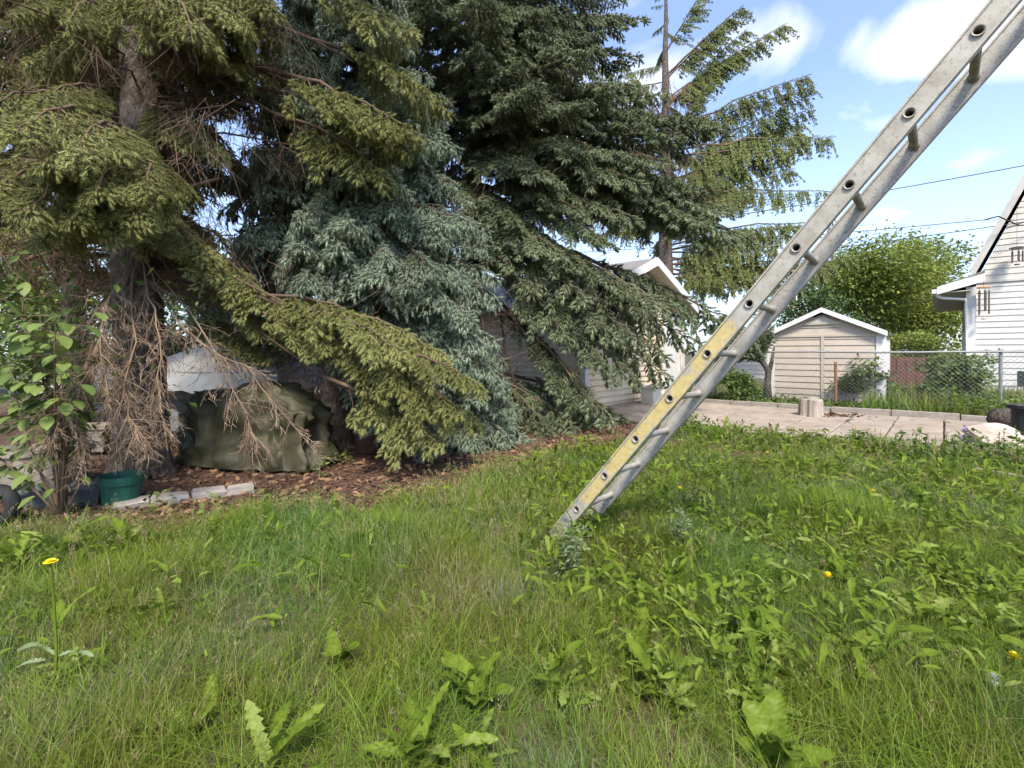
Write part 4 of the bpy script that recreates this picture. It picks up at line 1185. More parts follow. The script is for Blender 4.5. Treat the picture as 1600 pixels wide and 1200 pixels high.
# --- T5: tall dark spruce in front of the garage
t5 = np.array([-.7, 8.6, 0])
B = lambda h_: np.array([t5[0], t5[1], h_])
T5 = Thing('dark_spruce', t5, 'tall dark blue-green spruce spreading boughs over the beige garage', 'tree', 'spruces in the yard')
C = Crown(T5, DARK); C2 = Crown(T5, DROOPY, 'lower_crown')
for (h_, px_, py_, d_, lf) in ((5.2, 1135, 205, 8.2, .03), (5.0, 1065, 215, 7.6, .06), (4.9, 1050, 255, 7.3, .08), (5.0, 935, 235, 7.0, .1), (4.4, 905, 330, 6.8, .1), (4.4, 1000, 345, 7.1, .1), (4.6, 1105, 350, 7.6, .08), (4.6, 1175, 375, 8.2, .06),
                             (3.3, 1150, 505, 8.4, .1), (3.2, 1085, 500, 7.6, .12), (3.0, 1045, 560, 7.2, .16), (2.8, 1000, 600, 7.0, .2), (3.0, 965, 530, 6.9, .14), (3.6, 985, 455, 7.1, .1), (5.8, 960, 150, 7.8, .06), (6.6, 930, 60, 8.0, .06), (6.4, 1000, 90, 8.2, .04),
                             (4.4, 745, 335, 7.2, .1), (5.4, 700, 240, 7.6, .06), (5.2, 790, 200, 7.0, .1), (4.6, 830, 260, 6.8, .1), (4.2, 810, 350, 6.8, .12), (3.9, 880, 400, 6.7, .12), (5.0, 1010, 290, 7.2, .08), (4.7, 1100, 300, 7.9, .06),
                             (2.4, 930, 640, 6.9, .2), (2.6, 1060, 600, 7.6, .2), (2.8, 1100, 540, 7.9, .14), (2.2, 960, 660, 6.9, .22), (5.6, 870, 160, 7.1, .08), (6.2, 800, 90, 7.4, .06), (6.0, 740, 120, 7.6, .06), (7.0, 860, 20, 7.6, .05), (6.8, 1010, 30, 8.0, .03), (5.8, 1040, 150, 8.0, .05),
                             (3.4, 920, 470, 6.7, .14), (3.3, 1010, 480, 7.1, .12), (4.6, 1140, 330, 8.0, .06), (4.9, 880, 290, 6.6, .1), (4.2, 960, 385, 6.9, .1), (4.0, 840, 390, 6.9, .12), (3.6, 835, 455, 6.9, .12), (3.1, 885, 525, 6.8, .14), (3.2, 1000, 535, 7.0, .12), (3.5, 1040, 485, 7.2, .1), (2.9, 950, 575, 6.8, .14), (3.9, 800, 420, 7.0, .1), (3.8, 930, 430, 6.7, .12)):
    (C2 if py_ > 450 else C).put(B(h_), at(px_, py_, d_))
C.fill(t5, (4.6, 8.0), 56, lambda z_: 3.0 * (15 - z_) / 11, .1)
C.fill(t5, (7.8, 15), 40, lambda z_: 3.2 * (15.6 - z_) / 8, .1)
for (px_, py_, d_) in ((860, 705, 6.6), (900, 690, 6.9), (840, 680, 7.1), (930, 680, 7.4), (980, 670, 7.8)):
    e_ = at(px_, py_, d_); e_[2] = .1
    C2.put(B(.9), e_)
T5.part('trunk', trunk(t5, 15.5, .2), M['bark'], smooth=True)
q = MB()
hpp = np.stack([t5[0] + rng.normal(.3, 1.1, 500), t5[1] + rng.normal(-.4, .6, 500), rng.uniform(1.3, 5.5, 500)], -1)
dead_twigs(q, hpp, 1200, .5, .5, .7, .0045)
T5.part('hanging_twigs', q, M['twig'])['kind'] = 'stuff'
T5.part('dead_limb', MB().tube(at(780, 480, 7.9)[None] + np.array([[0, 0, 0], [.1, 0, -.7], [.35, 0, -1.6]]), [.03, .025, .015], 6, .2), M['twig'])

# --- T6: thin olive spruce behind the garage
t6 = np.array([(1040 - 800) / F * 16.5, 16.5, 0])
B = lambda h_: np.array([t6[0], t6[1], h_])
T6 = Thing('thin_spruce', t6, 'tall sparse olive spruce with hanging branchlets against the sky', 'tree', 'spruces in the yard')
C = Crown(T6, OLIVE)
T6B = ((9.6, 1228, 38, 16, -.06), (8.6, 1265, 118, 15.6, -.05), (8.0, 1300, 215, 15.4, .03), (7.4, 1262, 150, 16, -.02), (6.8, 1268, 168, 16.4, .0), (6.6, 1310, 300, 15.2, .05), (6.0, 1250, 205, 16, .0), (5.6, 1240, 265, 15.6, .03), (5.2, 1330, 345, 15.2, .06),
       (10.6, 1160, 10, 16, -.05), (9.8, 1190, 70, 16.4, -.04), (4.8, 1260, 352, 15.4, .08), (4.6, 1180, 400, 15.6, .1), (4.3, 1215, 385, 15.4, .1), (11.4, 1110, -30, 16, -.04), (7.0, 1150, 250, 15.2, .05), (6.2, 1180, 300, 15.2, .05), (8.4, 1110, 130, 15.4, .03),
       (5.2, 1120, 340, 15.2, .08), (7.6, 940, 190, 16.2, .03), (6.4, 960, 280, 16, .05), (9.0, 970, 90, 16.4, .0), (5.4, 950, 330, 16, .06), (4.2, 1290, 420, 15.2, .1), (3.9, 1150, 440, 15.4, .1), (3.8, 1340, 400, 15.6, .1))
for (h_, px_, py_, d_, lf) in T6B:
    C.put(B(h_), at(px_, py_, d_))
    if py_ > -20: C.put(B(h_ - .15), at(px_ + rng.normal(-30, 22), py_ + rng.normal(14, 10), d_ + rng.normal(.2, .3)))
C.fill(t6, (5, 13.5), 26, lambda z_: 3.4 * (14.5 - z_) / 9, -.1, az=(.3, 2.8))
T6.part('trunk', trunk(t6, 14.5, .3), M['bark'], smooth=True)
q = MB()
hpp = np.stack([t6[0] + rng.normal(0, .5, 300), t6[1] + rng.normal(-.2, .4, 300), rng.uniform(5.5, 10, 300)], -1)
dead_twigs(q, hpp, 700, .7, 1.0, .2, .008, (.6, 1))
T6.part('hanging_twigs', q, M['twig'])['kind'] = 'stuff'

# --- T7: small pruned conifer by the wire fence
t7 = at(1198, 628, 11.6); t7[2] = 0
T7 = Thing('small_conifer', t7, 'small dark conifer with forked bare stem beside the tan shed', 'tree')
C = Crown(T7, DARK)
for k in range(22):
    px_, py_ = rng.uniform(1105, 1222), rng.uniform(490, 552)
    C.put(at(1185, 565, 11.7), at(px_, py_, rng.uniform(11.0, 12.4)))
T7.part('trunk', MB().tube([at(1200, 630, 11.6), at(1199, 600, 11.6), at(1201, 580, 11.6), at(1192, 566, 11.6), at(1175, 556, 11.7), at(1165, 535, 11.7)], [.11, .08, .075, .06, .045, .02], 8, wob=.06), M['bark'], smooth=True)
T7.part('limb', MB().tube([at(1201, 582, 11.6), at(1206, 565, 11.6), at(1210, 540, 11.6)], [.06, .045, .02], 7, wob=.06), M['bark'], smooth=True)

# ------------------------------------------------------------------ broadleaf trees and shrubs
LEAF4 = (np.array([[0, 0, 0], [.45, .28, .06], [1, 0, -.05], [.45, -.28, .06]]), np.array([[0, 1, 2], [0, 2, 3]]))


def stamp(mb, tmpl, p, d, s, v, roll=.6):
    tv, tf = tmpl
    d = unit(d)
    side = unit(np.cross(d, UP) + rng.normal(0, .02, d.shape))
    up = np.cross(side, d)
    a = rng.normal(0, roll, len(p))[:, None]
    s2 = side * np.cos(a) + up * np.sin(a); u2 = np.cross(s2, d)
    Rm = np.stack([d, s2, u2], -1)
    vv = p[:, None] + s[:, None, None] * np.einsum('nij,vj->nvi', Rm, tv)
    if tf.ndim == 2:
        ff = (np.arange(len(p))[:, None, None] * len(tv) + tf[None]).reshape(-1, tf.shape[1])
    mb.add(vv.reshape(-1, 3), ff, np.repeat(np.clip(v, 0, 1), len(tv)))


def broad_tree(name, c, h, rx, rz_, nclump, per, leaf, mat, label, group=None, cr=.22, z0=.35, tr=.14):
    """leaf clumps spread through an uneven crown over a forked trunk"""
    c = np.asarray(c, float)
    T = Thing(name, (c[0], c[1], 0), label, 'tree' if tr > .05 else 'shrub', group)
    mb, wood = MB(), MB()
    top = np.array([c[0], c[1], h * .62])
    tp = np.array([[c[0], c[1], 0], [c[0] + .04 * h * rng.normal(), c[1], h * z0 * .6], [c[0] + .03 * h * rng.normal(), c[1], h * z0 * 1.3], top])
    trk = MB().tube(tp, [tr * 1.2, tr, tr * .8, tr * .3], 9, wob=.04)
    T.part('trunk', trk, M['bark'], smooth=True)
    lobes = []
    for k in range(7):
        ph = rng.uniform(0, 6.28); q = rng.uniform(.25, .62)
        lobes.append((np.array([c[0] + rx * q * math.cos(ph), c[1] + rx * q * math.sin(ph), h - rz_ + rz_ * rng.uniform(-.55, .55)]), rx * rng.uniform(.38, .6), rz_ * rng.uniform(.35, .55)))
    for k in range(nclump):
        L_ = lobes[rng.integers(len(lobes))]
        g_ = unit(rng.normal(0, 1, 3)) * rng.uniform(.35, 1.05) ** .6
        cc = L_[0] + g_ * [L_[1], L_[1], L_[2]]
        if k % 3 == 0:
            j_ = tp[2] + (top - tp[2]) * rng.random()
            m_ = (j_ + cc) / 2 + UP * rng.uniform(-.05, .1) * h
            wood.tube(np.array([j_, m_, cc]), [tr * .3, tr * .16, tr * .04], 4, rng.uniform(.2, .6), cap=False)
        n_ = int(per * rng.uniform(.6, 1.3))
        off = rng.normal(0, 1, (n_, 3)) * rx * cr * np.array([.55, .55, .38])
        p = cc + off
        d = unit(off * [1, 1, .3] + rng.normal(0, .5, (n_, 3)) * rx * cr - UP * .15 * rx * cr)
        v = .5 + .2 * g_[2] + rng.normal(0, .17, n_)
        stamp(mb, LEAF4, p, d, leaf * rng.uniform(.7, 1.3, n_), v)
    T.part('crown', mb, mat)
    T.part('limbs', wood, M['twig'])
    return T


def atg(px_, d_): return np.array([(px_ - 800) / F * d_, d_, 0])


broad_tree('elm_tree', atg(1350, 27), 7.6, 4.2, 3.2, 330, 60, .2, M['treeleaf'], 'bright green leafy tree behind the tan shed', 'leafy trees beyond the fence')
broad_tree('elm_tree', atg(1450, 30), 8.6, 3.4, 3.6, 280, 60, .22, M['treeleaf'], 'taller bright green tree beside the white house roof', 'leafy trees beyond the fence')
broad_tree('elm_tree', atg(1270, 24), 5.0, 2.6, 2.2, 130, 60, .17, M['treeleaf_dark'], 'darker leafy tree rising left of the tan shed roof', 'leafy trees beyond the fence')
broad_tree('elm_tree', atg(1400, 33), 6.2, 4.4, 2.8, 150, 50, .25, M['treeleaf'], 'dense low tree filling the gap behind shed and house', 'leafy trees beyond the fence', z0=.2)
broad_tree('elm_tree', atg(60, 15), 6.0, 3.4, 2.6, 150, 60, .15, M['treeleaf'], 'pale leafy tree showing through behind the slim spruce trunk', 'leafy trees beyond the spruces')
broad_tree('elm_tree', atg(300, 19), 6.5, 4.2, 2.9, 140, 50, .19, M['treeleaf_dark'], 'dark leafy tree far behind the thick trunk', 'leafy trees beyond the spruces')
broad_tree('elm_tree', atg(860, 22), 6.2, 3.0, 2.4, 110, 50, .2, M['treeleaf'], 'yellow-green tree peeping over the garage roof', 'leafy trees beyond the spruces')
broad_tree('elm_tree', atg(-120, 12), 5.6, 2.6, 2.4, 110, 55, .13, M['treeleaf_dark'], 'leafy tree at the far left behind the shrub', 'leafy trees beyond the spruces')
broad_tree('garden_shrub', atg(1430, 15.6), 2.1, .8, .75, 70, 55, .08, M['treeleaf'], 'rounded yellow-green shrub between shed and white house', None, tr=.03)
broad_tree('garden_shrub', atg(1350, 10.9), 1.05, .62, .5, 60, 40, .1, M['shrubleaf'], 'dark glossy shrub growing through the wire in front of shed', None, tr=.02)
broad_tree('garden_shrub', atg(1340, 11.1), 1.35, .42, .4, 22, 34, .08, M['shrubleaf'], 'thin upright shrub above the rusty fence post', None, tr=.02)
broad_tree('garden_shrub', atg(1490, 10.2), 1.2, .6, .6, 70, 40, .1, M['shrubleaf'], 'tall weedy shrub at the corner of the white house', None, tr=.02)
broad_tree('garden_shrub', atg(1145, 11.0), .85, .55, .42, 50, 40, .09, M['shrubleaf'], 'low leafy shrub beside the wire gate', None, tr=.02)
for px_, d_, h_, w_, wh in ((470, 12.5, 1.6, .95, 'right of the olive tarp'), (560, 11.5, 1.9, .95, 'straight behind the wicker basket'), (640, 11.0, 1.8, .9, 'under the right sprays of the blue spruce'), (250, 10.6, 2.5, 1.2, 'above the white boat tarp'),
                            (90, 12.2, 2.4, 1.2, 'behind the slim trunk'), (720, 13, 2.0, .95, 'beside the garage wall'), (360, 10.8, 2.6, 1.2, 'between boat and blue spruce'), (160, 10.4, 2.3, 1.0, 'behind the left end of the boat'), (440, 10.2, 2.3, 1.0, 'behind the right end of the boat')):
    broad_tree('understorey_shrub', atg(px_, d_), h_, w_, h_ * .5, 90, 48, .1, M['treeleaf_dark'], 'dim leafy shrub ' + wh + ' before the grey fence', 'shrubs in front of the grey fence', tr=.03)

# shrub with large pale leaves at the left edge; each leaf is a piece
def leaf_template(L, W, n=5, fold=.14, curl=.18, tooth=0.0, lobes=0, seed=0):
    """a leaf of length L with a folded midrib; tooth and lobes cut its margin"""
    g_ = np.random.default_rng(seed)
    v, f = [], []
    for k in range(n + 1):
        t_ = k / n
        w_ = W * math.sin(math.pi * min(1, (t_ * .9 + .06))) ** .8 * (1 if not lobes else (.55 + .45 * t_))
        if tooth: w_ *= 1 + tooth * (1 if k % 2 else -1) * (1 - .5 * t_) + g_.normal(0, .05)
        if k == n: w_ = 0.002
        z_ = -curl * L * t_ ** 2
        x_ = L * t_
        v += [(x_, -w_, z_ + fold * w_), (x_ + .02 * L * (1 if lobes else 0), 0, z_), (x_, w_ * (1 + g_.normal(0, .06)), z_ + fold * w_)]
    for k in range(n):
        a = 3 * k
        f += [(a, a + 1, a + 4, a + 3), (a + 1, a + 2, a + 5, a + 4)]
    return np.array(v), f


def leaf_mesh(name, mat, v, f, val):
    vv = np.full(len(v), val); vv[1::3] += .3
    return MB().add(v, f, np.clip(vv, 0, 1)).mesh(name, mat, True)


T = Thing('leafy_shrub', at(60, 815, 3.45) * [1, 1, 0], 'pale broad-leaved shrub with bare lower stems beside the beige planter', 'shrub')
sh_me = [leaf_mesh('leaf', M['shrubleaf'], *leaf_template(1, .3, 5, .25, .25, 0, 0, k), v_) for k, v_ in enumerate((.25, .45, .6, .8, .95, .35))]
st = MB()
roots = at(95, 800, 3.5) * [1, 1, 0]
cnt = 0
for k in range(17):
    e_ = at(rng.uniform(-30, 118), rng.uniform(450, 720), rng.uniform(3.15, 3.65))
    m_ = (roots + e_) / 2 + rng.normal(0, .12, 3)
    u = np.linspace(0, 1, 9)[:, None]
    cv = (1 - u) ** 2 * roots + 2 * u * (1 - u) * m_ + u ** 2 * e_
    st.tube(cv, np.linspace(.011, .003, 9), 5, rng.uniform(.4, .9), cap=False)
    for j in range(17):
        i_ = rng.integers(5, 9); P = cv[i_] + rng.normal(0, .06, 3)
        d = unit(rng.normal(0, 1, 3) * [1, 1, .25] + [.1, -.5, .0])
        P2 = P + d * rng.uniform(.03, .16)
        st.tube(np.array([P, P2]), [.003, .002], 3, .6, cap=False)
        if cnt < 290:
            o = link('leaf', sh_me[rng.integers(6)], T.o)
            o.location = tuple(float(x_) for x_ in (P2 - T.loc))
            mtx = Vector((d[0], d[1], d[2] - .4)).to_track_quat('X', 'Z')
            o.rotation_mode = 'QUATERNION'; o.rotation_quaternion = mtx
            s_ = rng.uniform(.075, .125); o.scale = (s_, s_, s_)
            cnt += 1
T.part('stems', st, M['twig'])
T.part('inner_foliage', (lambda q: (stamp(q, LEAF4, at(50, 560, 4.0) + rng.normal(0, 1, (900, 3)) * [.42, .2, .45], unit(rng.normal(0, 1, (900, 3))), rng.uniform(.06, .11, 900), rng.uniform(.05, .6, 900)), q)[1])(MB()), M['shrubleaf'])['kind'] = 'stuff'

# ------------------------------------------------------------------ things under the trees
# white tarp over a boat on a trailer
T = Thing('covered_boat', (-5.0, 7.4, 0), 'boat under a white tarp behind the thick spruce trunk', 'boat')
L_, n_ = 3.6, 28
q = MB(); hull = MB()
xsb = np.linspace(-6.75, -3.2, n_)
sec = np.linspace(-1, 1, 13)
V_ = []
for k, x_ in enumerate(xsb):
    t_ = k / (n_ - 1)
    ridge = float(np.interp(t_, [0, .35, .62, .72, 1], [.93, 1.08, 1.31, 1.24, 1.12])) - .02 * math.cos(t_ * 31)
    wid = .75 * (1 - .25 * (1 - t_) ** 3)
    row = []
    for s_ in sec:
        a = abs(s_)
        if a < .72:
            z_ = ridge - (ridge - .93) * (a / .72) ** 1.2 - .025 * math.sin(t_ * 40) * a
            y_ = s_ / .72 * wid
        else:
            u_ = (a - .72) / .28
            z_ = .93 - u_ * (.26 + .04 * math.sin(t_ * 21) + .03 * math.sin(t_ * 47))
            y_ = math.copysign(wid + .03 * u_ + .012 * math.sin(t_ * 60) * u_, s_)
        row.append((x_, 7.4 + y_, z_))
    V_.append(row)
V_ = np.array(V_)
i = np.arange(n_ - 1)[:, None] * 13; j = np.arange(12)[None]
T.part('tarp', q.add(V_.reshape(-1, 3), [tuple(x_) for x_ in np.stack([i + j, i + 13 + j, i + 14 + j, i + j + 1], -1).reshape(-1, 4)] + [tuple(range(13)), tuple(range(n_ * 13 - 1, n_ * 13 - 14, -1))]), M['tarp_white'], smooth=True)
V_ = []
for k, x_ in enumerate(np.linspace(-6.7, -3.25, 12)):
    t_ = k / 11; w_ = .72 * (1 - .25 * (1 - t_) ** 3)
    V_.append([(x_, 7.4 - w_, .92), (x_, 7.4 - w_ * .96, .72), (x_, 7.4 - w_ * .7, .5), (x_, 7.4, .42), (x_, 7.4 + w_ * .7, .5), (x_, 7.4 + w_ * .96, .72), (x_, 7.4 + w_, .92)])
V_ = np.array(V_); i = np.arange(11)[:, None] * 7; j = np.arange(6)[None]
fs = [tuple(x_) for x_ in np.stack([i + j, i + j + 1, i + 8 + j, i + 7 + j], -1).reshape(-1, 4)] + [tuple(range(7)), tuple(range(83, 76, -1))]
T.part('hull', hull.add(V_.reshape(-1, 3), fs), M['hull'])
T.part('trailer_frame', MB().box((-4.9, 7.1, .38), (3.8, .07, .09)).box((-4.9, 7.7, .38), (3.8, .07, .09)).box((-4.6, 7.4, .36), (.08, 1.5, .08)), M['galv'])
for s_ in (-1, 1):
    w_ = T.part('wheel', MB().tube([(-4.6, 7.4 + s_ * .68, .28), (-4.6, 7.4 + s_ * .86, .28)], .28, 20), M['rubber'])
    T.part('rim', MB().tube([(-4.6, 7.4 + s_ * .665, .28), (-4.6, 7.4 + s_ * .88, .28)], .15, 16), M['galv'], w_).location = (0, 0, 0)

# olive tarp draped over a bulky machine
T = Thing('tarp_covered_machine', at(378, 740, 4.9) * [1, 1, 0], 'bulky machine under an olive green tarp between the spruce trunks', 'tarp')
nu, nv = 110, 56
V_ = []
for k in range(nu):
    a = k / nu * 2 * math.pi
    row = []
    for m_ in range(nv):
        t_ = m_ / (nv - 1)
        ca, sa = math.cos(a), math.sin(a)
        # plan: a long rounded shape; section: domed top, cloth falling steeper then flaring at the hem
        e = .62
        rx = .76 * abs(ca) ** e * np.sign(ca); ry = .36 * abs(sa) ** e * np.sign(sa)
        rr = math.sin(min(1, t_ / .42) * math.pi / 2) ** .8 if t_ < .42 else 1 + .12 * ((t_ - .42) / .58) ** 2
        zt = .9 - .1 * min(1, t_ / .42) ** 2 if t_ < .42 else .8 - .78 * ((t_ - .42) / .58)
        x_, y_ = rx * rr, ry * rr
        # handlebar hump at the left, lower seat in the middle, box at the back
        top = float(np.interp(x_, [-.8, -.62, -.42, -.28, .05, .35, .6, .8], [.74, .86, .84, .74, .96, .92, .72, .6]))
        zt *= top
        fall = np.clip((t_ - .25) / .75, 0, 1)
        fold = .075 * (.5 - abs(math.sin(a * 5.5 + 1.3 * math.sin(a * 3) + 1.2 * t_))) * fall + .03 * (.5 - abs(math.sin(a * 11 + 4 * t_ + 2))) * fall + .02 * math.sin(7 * x_ + 9 * t_ * ca) + .012 * abs(math.sin(17 * t_ + 9 * x_))
        x_ += fold * ca * 1.2 + .02 * math.sin(9 * t_ + 3 * a); y_ += fold * sa * 1.2
        if ca < -.5: zt = zt + .12 * fall * (-ca - .5)               # hem lifted over the front wheel
        zt += .012 * math.sin(x_ * 31 + a * 5)
        row.append((x_, y_, max(.015, zt)))
    V_.append(row)
V_ = np.array(V_)
cR, sR = math.cos(-.25), math.sin(-.25)
V_[..., :2] = np.stack([V_[..., 0] * cR - V_[..., 1] * sR, V_[..., 0] * sR + V_[..., 1] * cR], -1)
from mathutils import noise as mnoise
for k in range(nu):
    for m_ in range(nv):
        p = V_[k, m_]; w_ = min(1, m_ / 8)
        c1 = abs(mnoise.noise(Vector((p[0] * 4.2, p[1] * 4.2 + 3, p[2] * 1.6)))); c2 = abs(mnoise.noise(Vector((p[0] * 9, p[1] * 9, p[2] * 4 + 7))))
        o_ = np.array([math.cos(k / nu * 6.283), math.sin(k / nu * 6.283), .3]) * (.22 * (.2 - c1) + .1 * (.2 - c2)) * w_
        V_[k, m_] = np.maximum(p + o_, [-9, -9, .012])
V_ += T.loc + [0, .28, .02]
i = np.arange(nu)[:, None] * nv; i2 = (np.arange(nu)[:, None] + 1) % nu * nv; j = np.arange(nv - 1)[None]
T.part('tarp_cover', MB().add(V_.reshape(-1, 3), np.stack([i + j, i + j + 1, i2 + j + 1, i2 + j], -1).reshape(-1, 4)), M['tarp_olive'], smooth=True)
wc = T.loc + [-.58, .34, .2]
wd_ = np.array([.25, -.97, 0]) * .05
T.part('wheel', MB().tube([wc - wd_, wc + wd_], .2, 18), M['rubber'])


def pot(name, c, r, h, mat, label, cat='pot', rim=.025, seg=26, soil=True):
    T = Thing(name, (c[0], c[1], 0), label, cat)
    z0 = float(gz(c[0], c[1])) + .02
    prof = [(0, 0), (r * .74, 0), (r * .78, .01), (r * .9, h * .72), (r * .9, h * .73), (r * .97, h * .735), (r, h), (r * .94, h), (r * .88, h * .75), (r * .86, h * .7), (0, h * .7)]
    T.part('body', MB().lathe(prof[:6], (c[0], c[1], z0), seg), mat, smooth=False)
    T.part('rim', MB().lathe(prof[5:9], (c[0], c[1], z0), seg), mat)
    T.part('soil', MB().lathe(prof[8:], (c[0], c[1], z0), seg), M['mulch'])
    return T


pot('plant_pot', at(190, 793, 3.73), .148, .235, M['pot_green'], 'green plastic pot on the mulch before the thick trunk')
pot('plant_pot', at(571, 702, 6.25), .16, .2, M['pot_green'], 'dark green bucket standing behind the wicker basket')
T = Thing('wicker_basket', at(577, 718, 5.75) * [1, 1, 0], 'round brown wicker basket beside the spruce trunk', 'basket')
cB = T.loc + [0, 0, .02]
for k in range(7):
    r_ = .125 + .006 * k
    T.part('woven_band', MB().lathe([(r_ - .01, k * .028), (r_ + .004, k * .028 + .006), (r_ + .006, k * .028 + .016), (r_ - .004, k * .028 + .027), (r_ - .016, k * .028 + .027)], cB, 22), M['wicker'])
T.part('rim', MB().lathe([(.155, .19), (.172, .195), (.175, .21), (.165, .225), (.15, .215)], cB, 22), M['wicker'])


def trough(name, c, L, W, H, rz, mat, label, z=0.0):
    T = Thing(name, (c[0], c[1], z), label, 'planter')
    ax = np.array([[math.cos(rz), math.sin(rz), 0], [-math.sin(rz), math.cos(rz), 0], [0, 0, 1]])
    def rect(l, w, z_): return [np.array([c[0], c[1], z_ + z + .015]) + np.array([sx * l / 2, sy * w / 2, 0]) @ ax for sx, sy in ((-1, -1), (1, -1), (1, 1), (-1, 1))]
    v = rect(L * .92, W * .8, 0) + rect(L, W, H * .86)
    T.part('body', MB().add(v, [(3, 2, 1, 0)] + [(k, (k + 1) % 4, 4 + (k + 1) % 4, 4 + k) for k in range(4)]), mat)
    v = rect(L + .04, W + .04, H * .86) + rect(L + .05, W + .05, H) + rect(L - .01, W - .01, H) + rect(L - .03, W - .03, H * .72)
    T.part('rim', MB().add(v, [(a + k, a + (k + 1) % 4, a + 4 + (k + 1) % 4, a + 4 + k) for a in (0, 4, 8) for k in range(4)] + [(4 - 1, 2, 1, 0)]), mat)
    T.part('soil', MB().add(rect(L - .03, W - .03, H * .74), [(0, 1, 2, 3)]), M['mulch'])
    return T


trough('trough_planter', at(95, 800, 3.75), .62, .2, .14, .22, M['planter_grey'], 'long dark grey plastic trough beside the green pot')
trough('box_planter', at(50, 770, 4.25), .72, .34, .34, .12, M['planter_beige'], 'weathered beige box planter behind the grey trough')
trough('box_planter', at(148, 690, 5.6), .3, .3, .3, .3, M['planter_beige'], 'small grey box planter behind the hanging dead branches', .05)
T = Thing('spare_tyre', at(2, 800, 3.3) * [1, 1, 0], 'black tyre lying upright at the picture edge by the shrub', 'tyre')
a = np.linspace(0, 2 * np.pi, 28, endpoint=False); b_ = np.linspace(0, 2 * np.pi, 10, endpoint=False)
cT = T.loc + [-.03, 0, .15]
v = np.array([[cT[0] + .11 * math.cos(y_) * 0 + (.11 + .04 * math.cos(y_)) * math.cos(x_), cT[1] + .05 * math.sin(y_), cT[2] + (.11 + .04 * math.cos(y_)) * math.sin(x_)] for x_ in a for y_ in b_])
i = np.arange(28)[:, None]; j = np.arange(10)[None]
T.part('tyre', MB().add(v, np.stack([i * 10 + j, (i + 1) % 28 * 10 + j, (i + 1) % 28 * 10 + (j + 1) % 10, i * 10 + (j + 1) % 10], -1).reshape(-1, 4)), M['rubber'], smooth=True)
# stone edging across the bed
T = Thing('edging_stones', at(290, 785, 3.9) * [1, 1, 0], 'low line of pale edging stones across the mulch', 'edging')
ex = [(175, 801, 3.62), (235, 792, 3.76), (298, 783, 3.9), (352, 776, 4.03), (398, 769, 4.14)]
for k in range(4):
    p, q_ = at(*ex[k]), at(*ex[k + 1]); p[2] = q_[2] = 0
    d_ = q_ - p; ln_ = np.linalg.norm(d_); d_ = d_ / ln_; sd_ = np.array([-d_[1], d_[0], 0])
    c_ = (p + q_) / 2 + [0, 0, .035]
    v = []
    for z_, s_ in ((-.05, 1.0), (.025, 1.0), (.045, .93)):
        for sx, sy in ((-1, -1), (1, -1), (1, 1), (-1, 1)):
            v.append(c_ + d_ * sx * (ln_ / 2 - .006) * s_ + sd_ * sy * .075 * s_ + [0, 0, z_] + rng.normal(0, .006, 3))
    fs = [(a_ + m_, a_ + (m_ + 1) % 4, a_ + 4 + (m_ + 1) % 4, a_ + 4 + m_) for a_ in (0, 4) for m_ in range(4)] + [(8, 9, 10, 11)]
    T.part('stone', MB().add(v, fs), M['stone'])

# ------------------------------------------------------------------ things on and around the patio
c_ = at(1268, 655, 8.65) * [1, 1, 0] + [0, 0, .05]
T = Thing('tree_stump', c_, 'grey weathered stump standing on the patio slabs', 'stump')
a = np.linspace(0, 2 * np.pi, 22, endpoint=False)
rr = .19 * (1 + .07 * np.sin(3 * a) + .05 * np.sin(8 * a + 1) + rng.normal(0, .025, 22))
v = []
for z_, s_ in ((0, 1.06), (.08, 1), (.2, .98), (.29, .99), (.305, .9)):
    v += [c_ + [r_ * s_ * math.cos(x_), r_ * s_ * math.sin(x_), z_ + (.02 * math.sin(x_ * 2) + rng.normal(0, .008) if z_ > .25 else 0)] for x_, r_ in zip(a, rr)]
v.append(c_ + [0, 0, .3])
fs = [(k * 22 + j, k * 22 + (j + 1) % 22, k * 22 + 22 + (j + 1) % 22, k * 22 + 22 + j) for k in range(4) for j in range(22)] + [(88 + j, 88 + (j + 1) % 22, 110) for j in range(22)]
T.part('bark_body', MB().add(v, fs), M['stumpwood'])
T = Thing('dead_leaf_heap', at(1310, 655, 8.6) * [1, 1, 0], 'scatter of brown dead leaves beside the stump', 'leaves')
T.o['kind'] = 'stuff'
q = MB(); P = T.loc + np.abs(rng.normal(0, 1, (90, 3))) * [0, 0, .02] + rng.normal(0, 1, (90, 3)) * [.26, .12, 0] + [0, 0, .065]
stamp(q, LEAF4, P, unit(rng.normal(0, 1, (90, 3)) * [1, 1, .3]), rng.uniform(.05, .11, 90), rng.random(90))
T.part('dead_leaves', q, M['chip'])
# pale weathered plank slab leaning by the right edge
T = Thing('weathered_slab', at(1560, 700, 6.0) * [1, 1, 0], 'big pale weathered wood slab leaning beside the patio weeds', 'slab')
q0, q1, q2, q3 = at(1512, 668, 6.35), at(1580, 664, 6.15), at(1668, 745, 5.1), at(1585, 735, 5.3)
nn = np.array([0, 0, .09])
grid = []
for k in range(9):
    for m_ in range(7):
        s_, t_ = k / 8, m_ / 6
        p = (q0 * (1 - t_) + q1 * t_) * (1 - s_) + (q3 * (1 - t_) + q2 * t_) * s_
        edge = min(t_, 1 - t_)
        grid.append(p + [rng.normal(0, .015), rng.normal(0, .015), .045 * math.sin(math.pi * t_) + rng.normal(0, .006)])
grid = np.array(grid); bot = grid - [0, 0, .1]
fs = []
for k in range(8):
    for m_ in range(6):
        a_ = k * 7 + m_
        fs += [(a_, a_ + 7, a_ + 8, a_ + 1), (63 + a_, 63 + a_ + 1, 63 + a_ + 8, 63 + a_ + 7)]
